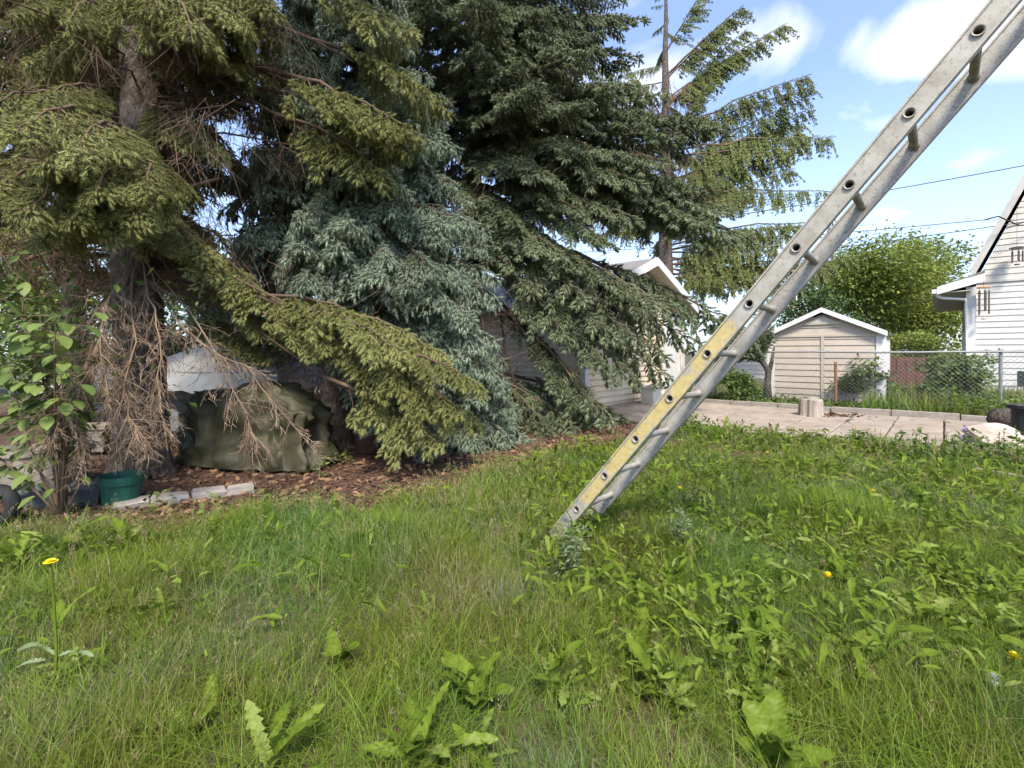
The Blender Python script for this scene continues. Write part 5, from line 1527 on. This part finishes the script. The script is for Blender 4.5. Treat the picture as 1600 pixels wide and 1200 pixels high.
for m_ in range(6): fs += [(m_, m_ + 1, 64 + m_, 63 + m_), (56 + m_ + 1, 56 + m_, 63 + 56 + m_, 63 + 57 + m_)]
for k in range(8): fs += [(7 * k + 7, 7 * k, 63 + 7 * k, 63 + 7 * k + 7), (7 * k + 6, 7 * k + 13, 63 + 7 * k + 13, 63 + 7 * k + 6)]
T.part('slab_body', MB().add(np.concatenate([grid, bot]), fs), M['board'])
T.part('support_log', MB().tube([at(1540, 690, 6.2) * [1, 1, 0] + [0, 0, .07], at(1620, 690, 5.9) * [1, 1, 0] + [0, 0, .07]], .1, 10, wob=.05), M['stumpwood'])
T = Thing('fallen_log', at(1570, 665, 7.2) * [1, 1, 0], 'short dark log lying behind the weathered slab', 'log')
T.part('bark_body', MB().tube([at(1553, 655, 7.4) , at(1566, 655, 7.3), at(1600, 660, 7.0)], [.15, .17, .16], 12, wob=.07), M['bark'], smooth=True)
T = Thing('black_planter', at(1604, 690, 6.4) * [1, 1, 0], 'tall black planter with a lip at the picture edge', 'planter')
cP = T.loc
T.part('body', MB().lathe([(0, 0), (.13, 0), (.15, .05), (.15, .42), (.16, .44)], cP, 20), M['pot_dark'])
T.part('rim', MB().lathe([(.16, .44), (.2, .46), (.2, .5), (.17, .5), (.15, .45)], cP, 20), M['pot_dark'])
T = Thing('bed_edging', at(1565, 760, 4.4) * [1, 1, 0], 'two weathered boards edging the flower bed near the lawn', 'edging')
for (x0, y0, x1, y1, h_, w_) in ((1524, 749, 1650, 772, .1, .05), (1532, 765, 1650, 787, .035, .1)):
    p, q_ = at(x0, y0, CH * F / (y0 - HY)), at(x1, y1, CH * F / (y1 - HY)); p[2] = q_[2] = 0
    d_ = unit(q_ - p); sd_ = np.array([-d_[1], d_[0], 0])
    T.part('board', MB().box((p + q_) / 2 + [0, 0, h_ / 2 + .01], (np.linalg.norm(q_ - p), w_, h_), [d_, sd_, UP]), M['board'])
T = Thing('utility_box', G(1.2, 18.6), 'small green utility box before the white house wall', 'box')
T.part('body', MB().box(at(1602, 592, 13.2), (.24, .2, .42)), M['boxgreen'])
T.part('post', MB().tube([at(1602, 592, 13.2) * [1, 1, 0], at(1602, 592, 13.2)], .03, 6), M['galv'])

# wind chimes
def chime(top, plate, name, label, tube_l, r, mat, pmat, n=5):
    T = Thing(name, plate, label, 'wind chime')
    T.part('cord', MB().tube([top, plate], .006, 4), M['wire'])
    T.part('disc', MB().lathe([(0, .03), (r * .6, .025), (r, 0), (r, -.02), (0, -.02)], plate, 16), pmat)
    for k in range(n):
        a = k / n * 6.283 + .4
        p = plate + np.array([math.cos(a) * r * .68, math.sin(a) * r * .68, -.1])
        T.part('chime_tube', MB().tube([p, p - UP * tube_l * (.75 + .25 * ((k * 2) % n) / n)], .02, 8), mat)
        T.part('string', MB().tube([p + UP * .1, p], .004, 3), M['wire'])
    T.part('clapper', MB().lathe([(0, .02), (r * .35, .015), (r * .35, -.015), (0, -.02)], plate - UP * (tube_l * 1.08 + .1), 10), pmat)


def on_plane(px_, py_, b_):
    """point seen at a pixel on the vertical plane b = const of the yard frame"""
    r_ = (px_ - 800) / F
    y_ = b_ / (r_ * U2[0] + U2[1])
    return at(px_, py_, y_)


chime(on_plane(1537, 428, hB - .38), on_plane(1537, 449, hB - .38), 'wind_chime', 'dark wind chime hanging under the lower corner of the steep gable', .78, .17, M['chime'], M['copper'])
chime(on_plane(1589, 330, hB - .38), on_plane(1589, 387, hB - .38), 'wind_chime', 'dark wind chime hanging high on the gable at the picture edge', .36, .17, M['chime'], M['chime'])
chime(at(1240, 395, 15.3), at(1240, 424, 15.3), 'wind_chime', 'white wind chime hanging from the sparse spruce above the shed', .95, .14, M['chime_white'], M['copper'], 4)

# overhead wires
def wire(name, label, p, q, sag, r=.012, extra=None):
    t = np.linspace(0, 1, 20)[:, None]
    pts = p * (1 - t) + q * t - UP * sag * 4 * t * (1 - t)
    mb = MB().tube(pts, r, 5)
    if extra: extra(mb)
    o = mb.build(name, M['wire']); tag(o, label, 'cable', 'overhead cables')


wire('overhead_cable', 'uppermost black cable crossing the sky behind the ladder', at(700, 395, 20), at(1720, 236, 13), .25, .013)
wire('overhead_cable', 'middle black cable running to the bracket on the steep gable', at(800, 400, 21), at(1545, 343, 14.3), .1, .011,
     lambda mb: mb.tube(np.array([at(1538, 344, 14.3), at(1548, 341, 14.2), at(1560, 338, 14.1), at(1578, 346, 14.1), at(1592, 352, 14.0), at(1640, 352, 13.9)]), .02, 5))
wire('overhead_cable', 'lowest black cable running to the white house gable', at(800, 440, 23), at(1660, 338, 13.8), .2, .012)
wire('overhead_cable', 'faint cable crossing the leafy trees behind the shed', at(1330, 478, 26), at(1462, 469, 19), .05, .012)

# ------------------------------------------------------------------ lawn
PATCH = lambda x_, y_: bump2(x_, y_, 1.7, 8)


def scatter(n, d0, d1, power, side=1.2, pad=.35):
    """points on the ground seen by the lens, thinning out with distance"""
    u = rng.random(n)
    d = (d0 ** power + u * (d1 ** power - d0 ** power)) ** (1 / power)
    x_ = rng.uniform(-1, 1, n) * (side * d + pad)
    return x_, d


def on_lawn(x_, y_):
    a = x_ * V2[0] + y_ * V2[1]; b_ = x_ * U2[0] + y_ * U2[1]
    wob = .12 * np.sin(x_ * 5 + y_ * 3) + .08 * np.sin(x_ * 13 - y_ * 7)
    ok = (y_ < edge_y(x_) + wob * .8) & ((a < .75 + wob) | (b_ > 5.9)) & ~((b_ > 7.35) & (x_ > 2.2))
    # worn earth
    for c, rx, ry in ((at(1200, 712, 5.6), .7, .27), (at(1020, 694, 6.3), .8, .33)):
        ok &= ((x_ - c[0]) / rx) ** 2 + ((y_ - c[1]) / ry) ** 2 > .7 + wob * 2
    return ok


def blades(x_, y_, h, w, lean, val, seg=3):
    n = len(x_)
    az = rng.uniform(0, 2 * np.pi, n)
    dirn = np.stack([np.cos(az), np.sin(az), np.zeros(n)], -1)
    fa = az + np.pi / 2 + rng.normal(0, .5, n)
    side = np.stack([np.cos(fa), np.sin(fa), np.zeros(n)], -1)
    base = np.stack([x_, y_, gz(x_, y_) - .01], -1)
    out = []
    ss = [0, .38, .72, 1] if seg == 3 else [0, .55, 1]
    ww = [1, .92, .62, 0] if seg == 3 else [1, .8, 0]
    for s_, k in zip(ss, ww):
        c = base + dirn * (h * lean * s_ ** 1.9)[:, None] + UP * (h * (s_ - .32 * np.minimum(lean, 1.4) * s_ ** 2))[:, None]
        if k: out += [c - side * (w * k / 2)[:, None], c + side * (w * k / 2)[:, None]]
        else: out += [c]
    v = np.stack(out, 1)
    nv_ = v.shape[1]
    if seg == 3: tf = np.array([[0, 1, 3], [0, 3, 2], [2, 3, 5], [2, 5, 4], [4, 5, 6]])
    else: tf = np.array([[0, 1, 3], [0, 3, 2], [2, 3, 4]])
    ff = (np.arange(n)[:, None, None] * nv_ + tf[None]).reshape(-1, 3)
    return v.reshape(-1, 3), ff, np.repeat(np.clip(val, 0, 1), nv_)


lawn = MB()
for (n, d0, d1, seg) in ((170000, 1.2, 3.6, 3), (125000, 3.0, 8.2, 2)):
    x_, y_ = scatter(n, d0, d1, 1.35)
    # gather into tufts
    tx, ty = np.round(x_ / .07) * .07, np.round(y_ / .07) * .07
    jit = bump2(tx * 37, ty * 41, 1, 4)
    x_ = x_ * .72 + tx * .28 + .0; y_ = y_ * .72 + ty * .28
    ok = on_lawn(x_, y_) & (rng.random(n) < np.maximum(.42, .25 + .95 * bump2(x_, y_, 4.5, 9)))
    x_, y_ = x_[ok], y_[ok]; n = len(x_)
    tall = bump2(x_, y_, 1.9, 11)
    far_ = np.clip((y_ - 3) / 3, 0, 1)
    tall = np.clip(tall, .12, 1.1)
    h = (.045 + .21 * tall ** 1.4 + .06 * far_ * tall) * rng.uniform(.55, 1.35, n)
    h += np.where(x_ < .2, .05 * np.exp(-np.maximum(edge_y(x_) - y_, 0) / .45), 0) * rng.uniform(.3, 1, n)
    straw = (rng.random(n) < .12 + .24 * (bump2(x_, y_, 2.6, 14) > .6))
    dry = np.exp(-(((x_ - .25) / .35) ** 2 + ((y_ - 3.1) / .35) ** 2)) + .8 * np.exp(-(((x_ + .15) / .3) ** 2 + ((y_ - 2.25) / .25) ** 2)) + .6 * np.exp(-(((x_ + 1.4) / .4) ** 2 + ((y_ - 1.75) / .3) ** 2))
    straw |= rng.random(n) < dry * .9
    val = np.where(straw, rng.uniform(0, .2, n), np.clip(rng.normal(.6, .17, n) + .3 * (bump2(x_, y_, 2.2, 15) - .5), .26, 1))
    h = np.where(straw, h * .75, h)
    w = np.maximum(.0024, .0011 * y_) * rng.uniform(.7, 1.3, n)
    lawn.add(*blades(x_, y_, h, w, np.abs(rng.normal(.55, .4, n)) + .1, val, seg))
# long flopped blades in sweeping clumps
for k in range(620):
    cx_, cy_ = scatter(1, 1.3, 5.2, 1.5)
    if not on_lawn(cx_, cy_)[0]: continue
    n = 38
    x_ = cx_ + rng.normal(0, .06, n); y_ = cy_ + rng.normal(0, .06, n)
    v, ff, vv = blades(x_, y_, rng.uniform(.14, .3, n), np.maximum(.0024, .0011 * y_) * rng.uniform(.7, 1.2, n), rng.uniform(.5, 2.0, n), np.clip(rng.normal(.66 + rng.normal(0, .1), .1, n), .25, 1), 3)
    lawn.add(v, ff, vv)
for (fx, fy) in ((foot[0], foot[1]), (foot[0] + .4 * U2[0], foot[1] + .4 * U2[1]), (foot[0] + .1, foot[1] - .12)):
    n = 130
    x_ = fx + rng.normal(0, .11, n); y_ = fy + rng.normal(0, .09, n)
    lawn.add(*blades(x_, y_, rng.uniform(.1, .24, n), rng.uniform(.0025, .004, n), rng.uniform(.2, 1.2, n), np.clip(rng.normal(.6, .15, n), .2, 1), 3))
o = lawn.build('lawn_grass', M['grass'])
tag(o, 'long uncut green lawn grass with straw coloured patches', 'grass', None, 'stuff')
print('lawn tris', sum(len(f_) for f_ in lawn.f))

# grass seed heads
sd = MB()
x_, y_ = scatter(6000, 1.35, 6.6, 1.6)
ok = on_lawn(x_, y_) & (rng.random(len(x_)) < .1 + .6 * bump2(x_, y_, 1.4, 21) * (.6 + .8 * (x_ < .4)) + .6 * ((x_ < .3) & (y_ > 2.5)))
x_, y_ = x_[ok], y_[ok]; n = len(x_)
h = rng.uniform(.12, .27, n) * (1 + .15 * np.clip((y_ - 3) / 2, 0, 1)); az = rng.uniform(0, 6.28, n); ln = rng.uniform(.1, .8, n)
b0 = np.stack([x_, y_, gz(x_, y_)], -1); dv = np.stack([np.cos(az) * ln, np.sin(az) * ln, np.ones(n)], -1)
tip = b0 + dv * h[:, None]; mid = b0 + dv * [.35, .35, .55] * h[:, None]
w = np.maximum(.0008, .0004 * y_)[:, None] * np.array([[1.0, .3, 0]])
v = np.stack([b0 - w, b0 + w, mid - w, mid + w, tip], 1)
tf = np.array([[0, 1, 3], [0, 3, 2], [2, 3, 4]])
sd.add(v.reshape(-1, 3), (np.arange(n)[:, None, None] * 5 + tf[None]).reshape(-1, 3), np.repeat(rng.uniform(.75, 1, n), 5))
m_ = 24
u = rng.uniform(0, 1, (n, m_))
P = (mid[:, None] + (tip - mid)[:, None] * (.35 + .68 * u)[..., None]).reshape(-1, 3)
spread = ((1 - u) * .03 + .004).reshape(-1, 1)
off = unit(rng.normal(0, 1, (n * m_, 3)))
P = P + off * spread * rng.uniform(.3, 1, (n * m_, 1))
sz = np.repeat(np.maximum(.0095, .0042 * y_), m_) * rng.uniform(.6, 1.2, n * m_)
stamp(sd, (np.array([[0, -.16, 0], [0, .16, 0], [1, 0, 0]]), np.array([[0, 1, 2]])), P, unit(off * .5 + UP * .7), sz, np.repeat(rng.uniform(0, .74, n), m_))
o = sd.build('grass_seed_heads', M['seed'])
tag(o, 'pale feathery seed heads standing above the lawn grass', 'grass', None, 'stuff')

# low ground cover and weeds beyond the patio and along the fence
gc = MB()
n = 9000
a_ = rng.uniform(-5.0, 4.6, n); b_ = rng.uniform(11.3, 13.2, n)
x_, y_ = a_ * V2[0] + b_ * U2[0], a_ * V2[1] + b_ * U2[1]
hh = (.05 + .14 * bump2(x_, y_, 2.4, 31)) * (1 + 1.6 * (a_ > .0))
P = np.stack([x_, y_, rng.random(n) * hh], -1)
stamp(gc, LEAF4, P, unit(rng.normal(0, 1, (n, 3)) * [1, 1, .4] + UP * .2), rng.uniform(.05, .11, n), rng.uniform(.1, .9, n))
o = gc.build('ground_cover', M['shrubleaf']); tag(o, 'leafy ground cover growing along the wire fence', 'ground cover', None, 'stuff')
tg = MB()
for n, ar, br, hh in ((9000, (-1.2, 4.8), (11.4, 16.5), (.25, .6)), (9000, (-.9, 2.6), (7.0, 11.0), (.1, .3)), (6000, (-6, 5), (13.2, 22), (.1, .3))):
    a_ = rng.uniform(*ar, n); b_ = rng.uniform(*br, n)
    x_, y_ = a_ * V2[0] + b_ * U2[0], a_ * V2[1] + b_ * U2[1]
    ok = np.ones(n, bool)
    if br[0] == 7.0: ok = (a_ > .9 + .25 * np.sin(b_ * 3)) | ((b_ < 7.75 + .2 * np.sin(a_ * 4)) & (a_ > -1.3))
    x_, y_ = x_[ok], y_[ok]; n = len(x_)
    tg.add(*blades(x_, y_, rng.uniform(*hh, n), .0015 * y_ * rng.uniform(.7, 1.2, n), np.abs(rng.normal(.35, .25, n)), np.where(rng.random(n) < .18, .1, np.clip(rng.normal(.55, .14, n), .25, 1)), 2))
o = tg.build('tall_fence_grass', M['grass']); tag(o, 'tall rough grass along the fence and bed edges', 'grass', None, 'stuff')

# ------------------------------------------------------------------ broad-leaved weeds: each leaf a piece
def dandelion_leaf(seed, n=17):
    g_ = np.random.default_rng(seed)
    v, f = [], []
    for k in range(n + 1):
        t_ = k / n
        env = .02 + .145 * (t_ ** .8) * (1 - max(0, t_ - .8) / .2 * .75)
        cut = g_.uniform(.85, 1.1) if k % 2 == 0 else g_.uniform(.34, .7)
        if t_ < .2: cut = .5
        w_ = env * cut
        if k == n: w_ = .01
        z_ = .05 * math.sin(t_ * 3) - .32 * t_ ** 2.2
        sh = .04 if k % 2 == 0 else 0
        tw = .03 * math.sin(t_ * 9 + seed)
        v += [(t_ - sh, -w_, z_ + .45 * w_ + tw), (t_, 0, z_), (t_ - sh, w_ * g_.uniform(.85, 1.15), z_ + .45 * w_ - tw)]
    for k in range(n):
        a = 3 * k
        f += [(a, a + 1, a + 4, a + 3), (a + 1, a + 2, a + 5, a + 4)]
    return np.array(v), f


def dock_leaf(seed):
    g_ = np.random.default_rng(seed)
    n = 15
    v, f = [], []
    for k in range(n + 1):
        t_ = k / n
        w_ = .012 if t_ < .15 else .2 * math.sin(math.pi * ((t_ - .15) / .85) ** .85) ** .75 * (1 + g_.normal(0, .07)) + .004
        wv = .06 * math.sin(t_ * 24 + seed) * (1 - t_ * .4) + g_.normal(0, .016)
        z_ = .06 * math.sin(t_ * 3) - .28 * t_ ** 2
        v += [(t_, -w_, z_ + .3 * w_ + wv), (t_, 0, z_), (t_, w_ * g_.uniform(.9, 1.1), z_ + .3 * w_ - wv)]
    for k in range(n):
        a = 3 * k
        f += [(a, a + 1, a + 4, a + 3), (a + 1, a + 2, a + 5, a + 4)]
    return np.array(v), f


DL = [leaf_mesh('leaf', M['weed'], *dandelion_leaf(k), v_) for k, v_ in enumerate((.2, .4, .55, .7, .85, .95))]
KL = [leaf_mesh('leaf', M['weed'], *dock_leaf(k), v_) for k, v_ in enumerate((.1, .25, .4, .55))]
GL = [leaf_mesh('leaf', M['weedgrey'], *dandelion_leaf(20 + k), v_) for k, v_ in enumerate((.3, .6, .9))]


def put_leaf(parent, me, loc, az, el, s_, rollv=0.0):
    o = link('leaf', me, parent)
    o.location = loc
    o.rotation_mode = 'QUATERNION'
    d = Vector((math.cos(az) * math.cos(el), math.sin(az) * math.cos(el), math.sin(el)))
    q = d.to_track_quat('X', 'Z')
    from mathutils import Quaternion
    o.rotation_quaternion = q @ Quaternion((1, 0, 0), rollv)
    o.scale = (s_, s_ * random.uniform(.8, 1.2), s_)
    return o


def rosette(name, p, n, size, meshes, label, group=None, el=(.6, 1.38), cat='weed'):
    o = empty(name, (p[0], p[1], float(gz(p[0], p[1]))))
    tag(o, label, cat, group)
    for k in range(n):
        put_leaf(o, meshes[random.randrange(len(meshes))], (random.gauss(0, .012), random.gauss(0, .012), .01), k * 2.399 + random.uniform(-.4, .4), random.uniform(*el), size * random.uniform(.65, 1.15), random.gauss(0, .35))
    return o


def gp(px_, py_):
    d_ = CH * F / (py_ - HY)
    return np.array([(px_ - 800) / F * d_, d_, 0])


SPOT = (  # prominent plants of the photograph: base pixel, leaf count, leaf size, kind
    (880, 1085, 7, .19, 'd', 'dandelion plant with an upright pale leaf left of the ladder foot shadowed grass'),
    (1020, 1070, 9, .2, 'd', 'dandelion rosette with one tall upright leaf in the near lawn'),
    (740, 1110, 8, .2, 'k', 'broad dock weed with large drooping leaves in the near lawn'),
    (530, 1050, 6, .16, 'k', 'dark oval-leaved weed standing alone in the near grass'),
    (1210, 1190, 9, .18, 'k', 'largest dock weed with huge leaves at the lower picture edge'),
    (1440, 980, 10, .22, 'd', 'jagged dandelion clump right of the yellow button flower'),
    (1545, 1000, 9, .22, 'd', 'dandelion clump at the right edge of the lawn'),
    (650, 1205, 6, .22, 'd', 'dandelion leaves rising from the bottom edge of the picture'),
    (90, 880, 8, .26, 'd', 'big jagged weed rosette at the edge of the mulch by the shrub'),
    (190, 870, 8, .22, 'd', 'second jagged weed rosette along the mulch edge'),
    (25, 900, 7, .24, 'd', 'jagged weed rosette nearest the left picture edge'),
    (245, 975, 6, .14, 'd', 'small dandelion tuft in the left lawn'),
    (420, 1215, 7, .2, 'd', 'dandelion tuft cut by the bottom edge left of the middle'),
    (1340, 1050, 7, .17, 'k', 'low oval-leaved weed in the flattened right lawn'),
)
for px_, py_, n, s_, kd, lab in SPOT:
    rosette('dandelion_plant' if kd == 'd' else 'dock_plant', gp(px_, py_), n, s_, DL if kd == 'd' else KL, lab)
cnt = 0
while cnt < 185:
    if cnt < 167: px_, py_ = rng.uniform(860, 1600), rng.uniform(740, 1130) - 40
    else: px_, py_ = rng.uniform(-20, 860), rng.uniform(800, 1180)
    p = gp(px_, py_ + 25)
    if not on_lawn(p[0:1], p[1:2])[0]: continue
    kd = rng.random()
    rosette('weed_plant', p, int(rng.integers(5, 9)), rng.uniform(.07, .15), DL if kd < .76 else KL,
            'leafy green weed rosette ' + ('left of the ladder foot' if px_ < 860 else ('in the far lawn between ladder and patio' if py_ < 830 else ('in the near right lawn' if py_ > 960 else 'in the weedy lawn right of the ladder foot'))) + ' among tall grass',
            'weed rosettes ' + ('left' if px_ < 860 else ('far' if py_ < 830 else ('near' if py_ > 960 else 'middle'))) + ' in the lawn')
    cnt += 1
# small-leaved weeds too small to pick apart
ws = MB()
x_, y_ = scatter(30000, 1.6, 7.4, 1.75)
ok = on_lawn(x_, y_) & (rng.random(len(x_)) < np.where(x_ > .1 + .0 * y_, .75, .12) * (.4 + bump2(x_, y_, 2.6, 41)))
x_, y_ = x_[ok], y_[ok]; n = len(x_)
P = np.stack([x_, y_, gz(x_, y_) + rng.uniform(.03, .2, n)], -1)
tv, tf = leaf_template(1, .15, 3, .3, .2)
dv_, df_ = dandelion_leaf(77, 9)
dft = np.array([t_ for q in df_ for t_ in ((q[0], q[1], q[2]), (q[0], q[2], q[3]))])
big = np.flatnonzero(rng.random(n) < .3)
stamp(ws, (dv_, dft), P[big] - UP * .03, unit(rng.normal(0, 1, (len(big), 3)) * [1, 1, .4] + UP * 1.0), rng.uniform(.07, .16, len(big)), rng.uniform(0, .85, len(big)), .5)
tft = np.array([t_ for q in tf for t_ in ((q[0], q[1], q[2]), (q[0], q[2], q[3]))])
stamp(ws, (tv, tft), P, unit(rng.normal(0, 1, (n, 3)) * [1, 1, .5] + UP * .45), rng.uniform(.025, .075, n), rng.uniform(.1, 1, n), .5)
o = ws.build('small_weeds', M['weed']); tag(o, 'small leafy weeds mixed through the lawn', 'weeds', None, 'stuff')

# upright sow-thistle with a yellow flower at the left
def sow_thistle(p, h, label, big=1.0):
    T = Thing('flowering_weed', p, label, 'flower')
    st = np.array([p + [0, 0, 0], p + [.005, 0, h * .35], p + [-.004, .0, h * .7], p + [-.016, 0, h]])
    T.part('stem', MB().tube(st, [.0055, .005, .004, .003], 6, .6), M['weed'])
    for k, (z_, az, el, s_) in enumerate(((.3, 3.0, .25, .17), (.27, .1, .3, .12), (.24, -2.4, .5, .1), (.42, 2.2, .95, .14), (.45, .9, 1.15, .16))):
        put_leaf(T.o, (GL if k < 3 else DL)[k % 3], (0, 0, z_ * h), az, el, s_ * big)
    fl = MB()
    c = st[-1]
    for ring, (el, rr, nn) in enumerate(((.15, .021, 16), (.6, .017, 12), (1.1, .012, 8))):
        for k in range(nn):
            a = k / nn * 6.283 + ring
            d = np.array([math.cos(a) * math.cos(el), math.sin(a) * math.cos(el), math.sin(el)])
            s_ = np.array([-math.sin(a), math.cos(a), 0]) * .0035
            fl.add([c - s_ * .5, c + s_ * .5, c + d * rr + s_, c + d * rr - s_], [(0, 1, 2, 3)])
    T.part('flower_head', fl, M['yellow'])


sow_thistle(gp(86, 1083), .46, 'upright weed with one yellow flower and grey-green leaves at the left')


def small_flower(p, h, mat, label, r_=.02, name='dandelion_flower', fluff=False):
    T = Thing(name, p, label, 'flower')
    c = p + [.01, 0, h]
    T.part('stem', MB().tube([p, p + [.004, 0, h * .5], c], .0028, 5, .7), M['weed'])
    fl = MB()
    n = 240 if fluff else 30
    for k in range(n):
        if fluff: d = unit(rng.normal(0, 1, 3))
        else:
            a, el = k * 2.399, .1 + 1.2 * k / n
            d = np.array([math.cos(a) * math.cos(el), math.sin(a) * math.cos(el), math.sin(el)])
        s_ = unit(np.cross(d, [.3, .2, 1])) * r_ * (.022 if fluff else .2)
        fl.add([c - s_ * .3, c + s_ * .3, c + d * r_ + s_, c + d * r_ - s_], [(0, 1, 2, 3)])
    T.part('flower_head', fl, mat)


for (px_, py_, h, lab) in ((1290, 930, .14, 'single yellow dandelion flower low in the right lawn'), (1362, 775, .12, 'yellow dandelion flower in the lawn before the patio'), (1060, 775, .14, 'yellow dandelion flower just right of the ladder foot'),
                           (1197, 705, .1, 'small yellow flower at the edge of the bare earth'), (1522, 745, .14, 'yellow flower in the weedy bed by the weathered slab'), (1580, 1045, .08, 'yellow flower lying low at the right picture edge')):
    small_flower(gp(px_, py_ + 18), h, M['yellow'], lab, .024)
for (px_, py_, h, lab) in ((1078, 790, .14, 'white dandelion clock beside the yellow flower near ladder foot'), (1548, 1100, .12, 'white dandelion clock in the flattened grass at lower right')):
    small_flower(gp(px_, py_ + 18), h, M['fluff'], lab, .02, 'dandelion_clock', True)

edge_w = MB()
n = 2600
a_ = rng.uniform(-3.2, 1.4, n); b_ = 7.28 + rng.normal(0, .2, n) + .12 * np.sin(a_ * 5)
x_, y_ = a_ * V2[0] + b_ * U2[0], a_ * V2[1] + b_ * U2[1]
hgt = .05 + .22 * np.clip(bump2(x_, y_, 3.2, 51), 0, 1) ** 2 * (1 + .7 * (a_ > -.9))
stamp(edge_w, LEAF4, np.stack([x_, y_, rng.random(n) * hgt], -1), unit(rng.normal(0, 1, (n, 3)) * [1, 1, .5] + UP * .5), rng.uniform(.04, .1, n), rng.uniform(.1, .9, n))
tag(edge_w.build('patio_edge_weeds', M['shrubleaf']), 'leafy weeds overgrowing the front edge of the patio', 'weeds', None, 'stuff')

# bellflower spikes by the patio edge
for k, (px_, py_, hgt) in enumerate(((1508, 752, .52), (1540, 748, .4), (1470, 742, .42), (1425, 735, .38), (1575, 755, .5), (1595, 750, .52), (1560, 752, .46), (1395, 728, .35), (1450, 740, .4), (1490, 748, .36))):
    p = gp(px_, py_)
    T = Thing('flower_spike', p, 'purple bellflower spike rising before the weathered slab' if k == 0 else 'green leafy flower spike ' + ('', 'just right of the purple bellflower', 'left of the purple bellflower at the patio edge', 'before the middle of the patio slabs', 'in front of the weathered slab', 'at the picture edge by the black planter', 'before the left corner of the weathered slab', 'farthest from the weathered slab', 'second from the purple bellflower to the left', 'shortest, beside the purple bellflower')[k], 'flower', None if k == 0 else 'flower spikes beside the patio')
    top = p + [rng.normal(0, .03), 0, hgt]
    T.part('stem', MB().tube([p, (p + top) / 2 + rng.normal(0, .01, 3), top], [.005, .004, .002], 5, .4), M['weed'])
    q = MB(); n = 46
    t_ = rng.random(n)
    stamp(q, LEAF4, p + (top - p) * t_[:, None], unit(rng.normal(0, 1, (n, 3)) * [1, 1, .2] + UP * .3), .06 * (1.15 - t_) + .012, rng.uniform(.1, .7, n))
    T.part('foliage', q, M['shrubleaf'])
    if k == 0:
        q = MB(); n = 26; t_ = rng.uniform(.68, .97, n)
        stamp(q, (np.array([[0, 0, 0], [.6, .3, .1], [1, .1, .2], [1, -.1, .2], [.6, -.3, .1]]), np.array([[0, 1, 2], [0, 2, 3], [0, 3, 4]])), p + (top - p) * t_[:, None], unit(rng.normal(0, 1, (n, 3)) * [1, 1, .3]), np.full(n, .035), np.full(n, .5))
        T.part('petals', q, M['purple'])

# grey-green mugwort beside the ladder foot
for k, (px_, py_, hgt, lab) in enumerate(((886, 915, .3, 'feathery grey-green mugwort right under the ladder foot'), (1060, 870, .26, 'grey-green thistle with cut leaves right of the ladder foot'))):
    p = gp(px_, py_)
    T = Thing('grey_weed', p, lab, 'weed')
    q = MB(); n = 420
    stem_tops = [p + [rng.normal(0, .05), rng.normal(0, .04), hgt * rng.uniform(.7, 1.1)] for _ in range(5)]
    sm = MB()
    PP, DD = [], []
    for tpt in stem_tops:
        sm.tube([p, (p + tpt) / 2, tpt], [.004, .003, .002], 4, .4)
        t_ = rng.uniform(.25, 1, n // 5)
        d = unit(rng.normal(0, 1, (n // 5, 3)) * [1, 1, .4] + UP * .35)
        PP.append(p + (tpt - p) * t_[:, None] + d * rng.uniform(0, .035, (n // 5, 1))); DD.append(d)
    PP, DD = np.concatenate(PP), np.concatenate(DD)
    stamp(q, (np.array([[0, 0, 0], [.5, .13, .03], [1, 0, 0], [.5, -.13, .03]]), np.array([[0, 1, 2], [0, 2, 3]])), PP, DD, rng.uniform(.02, .045, len(PP)), rng.random(len(PP)))
    T.part('stems', sm, M['weedgrey'])
    T.part('foliage', q, M['weedgrey'])
# small green seedlings on the mulch
for k, (px_, py_) in enumerate(((540, 728), (500, 748), (245, 805), (330, 815), (395, 805), (105, 790), (510, 735), (1212, 690), (1255, 690), (1140, 700), (1170, 700))):
    p = gp(px_, py_)
    T = Thing('seedling', p, 'small green seedling ' + ('beside the wicker basket', 'on the mulch right of the olive tarp', 'beside the edging stones near the green pot', 'at the lawn edge below the edging stones', 'at the right end of the edging stones', 'against the grey trough', 'between olive tarp and wicker basket', 'on the bare earth before the patio, tallest', 'at the right end of the bare earth', 'at the left end of the bare earth', 'in the middle of the bare earth')[k], 'seedling', 'seedlings on the bed')
    q = MB(); n = 26; P = p + rng.normal(0, 1, (n, 3)) * [.05, .04, 0] + UP * rng.uniform(.03, .17, (n, 1))
    stamp(q, LEAF4, P, unit(rng.normal(0, 1, (n, 3)) * [1, 1, .3] + UP * .1), rng.uniform(.035, .065, n), rng.uniform(.4, 1, n))
    T.part('foliage', q, M['shrubleaf'])
    T.part('stem', MB().tube([p, p + [0, 0, .16]], .003, 4, .6), M['weed'])

bpy.context.view_layer.update()
tris = sum(sum(max(1, p.loop_total - 2) for p in m_.polygons) if len(m_.polygons) < 5000 else len(m_.polygons) for m_ in bpy.data.meshes)
print('BOUGHS', STAT, 'TRIS', tris, 'OBJECTS', len(bpy.data.objects))
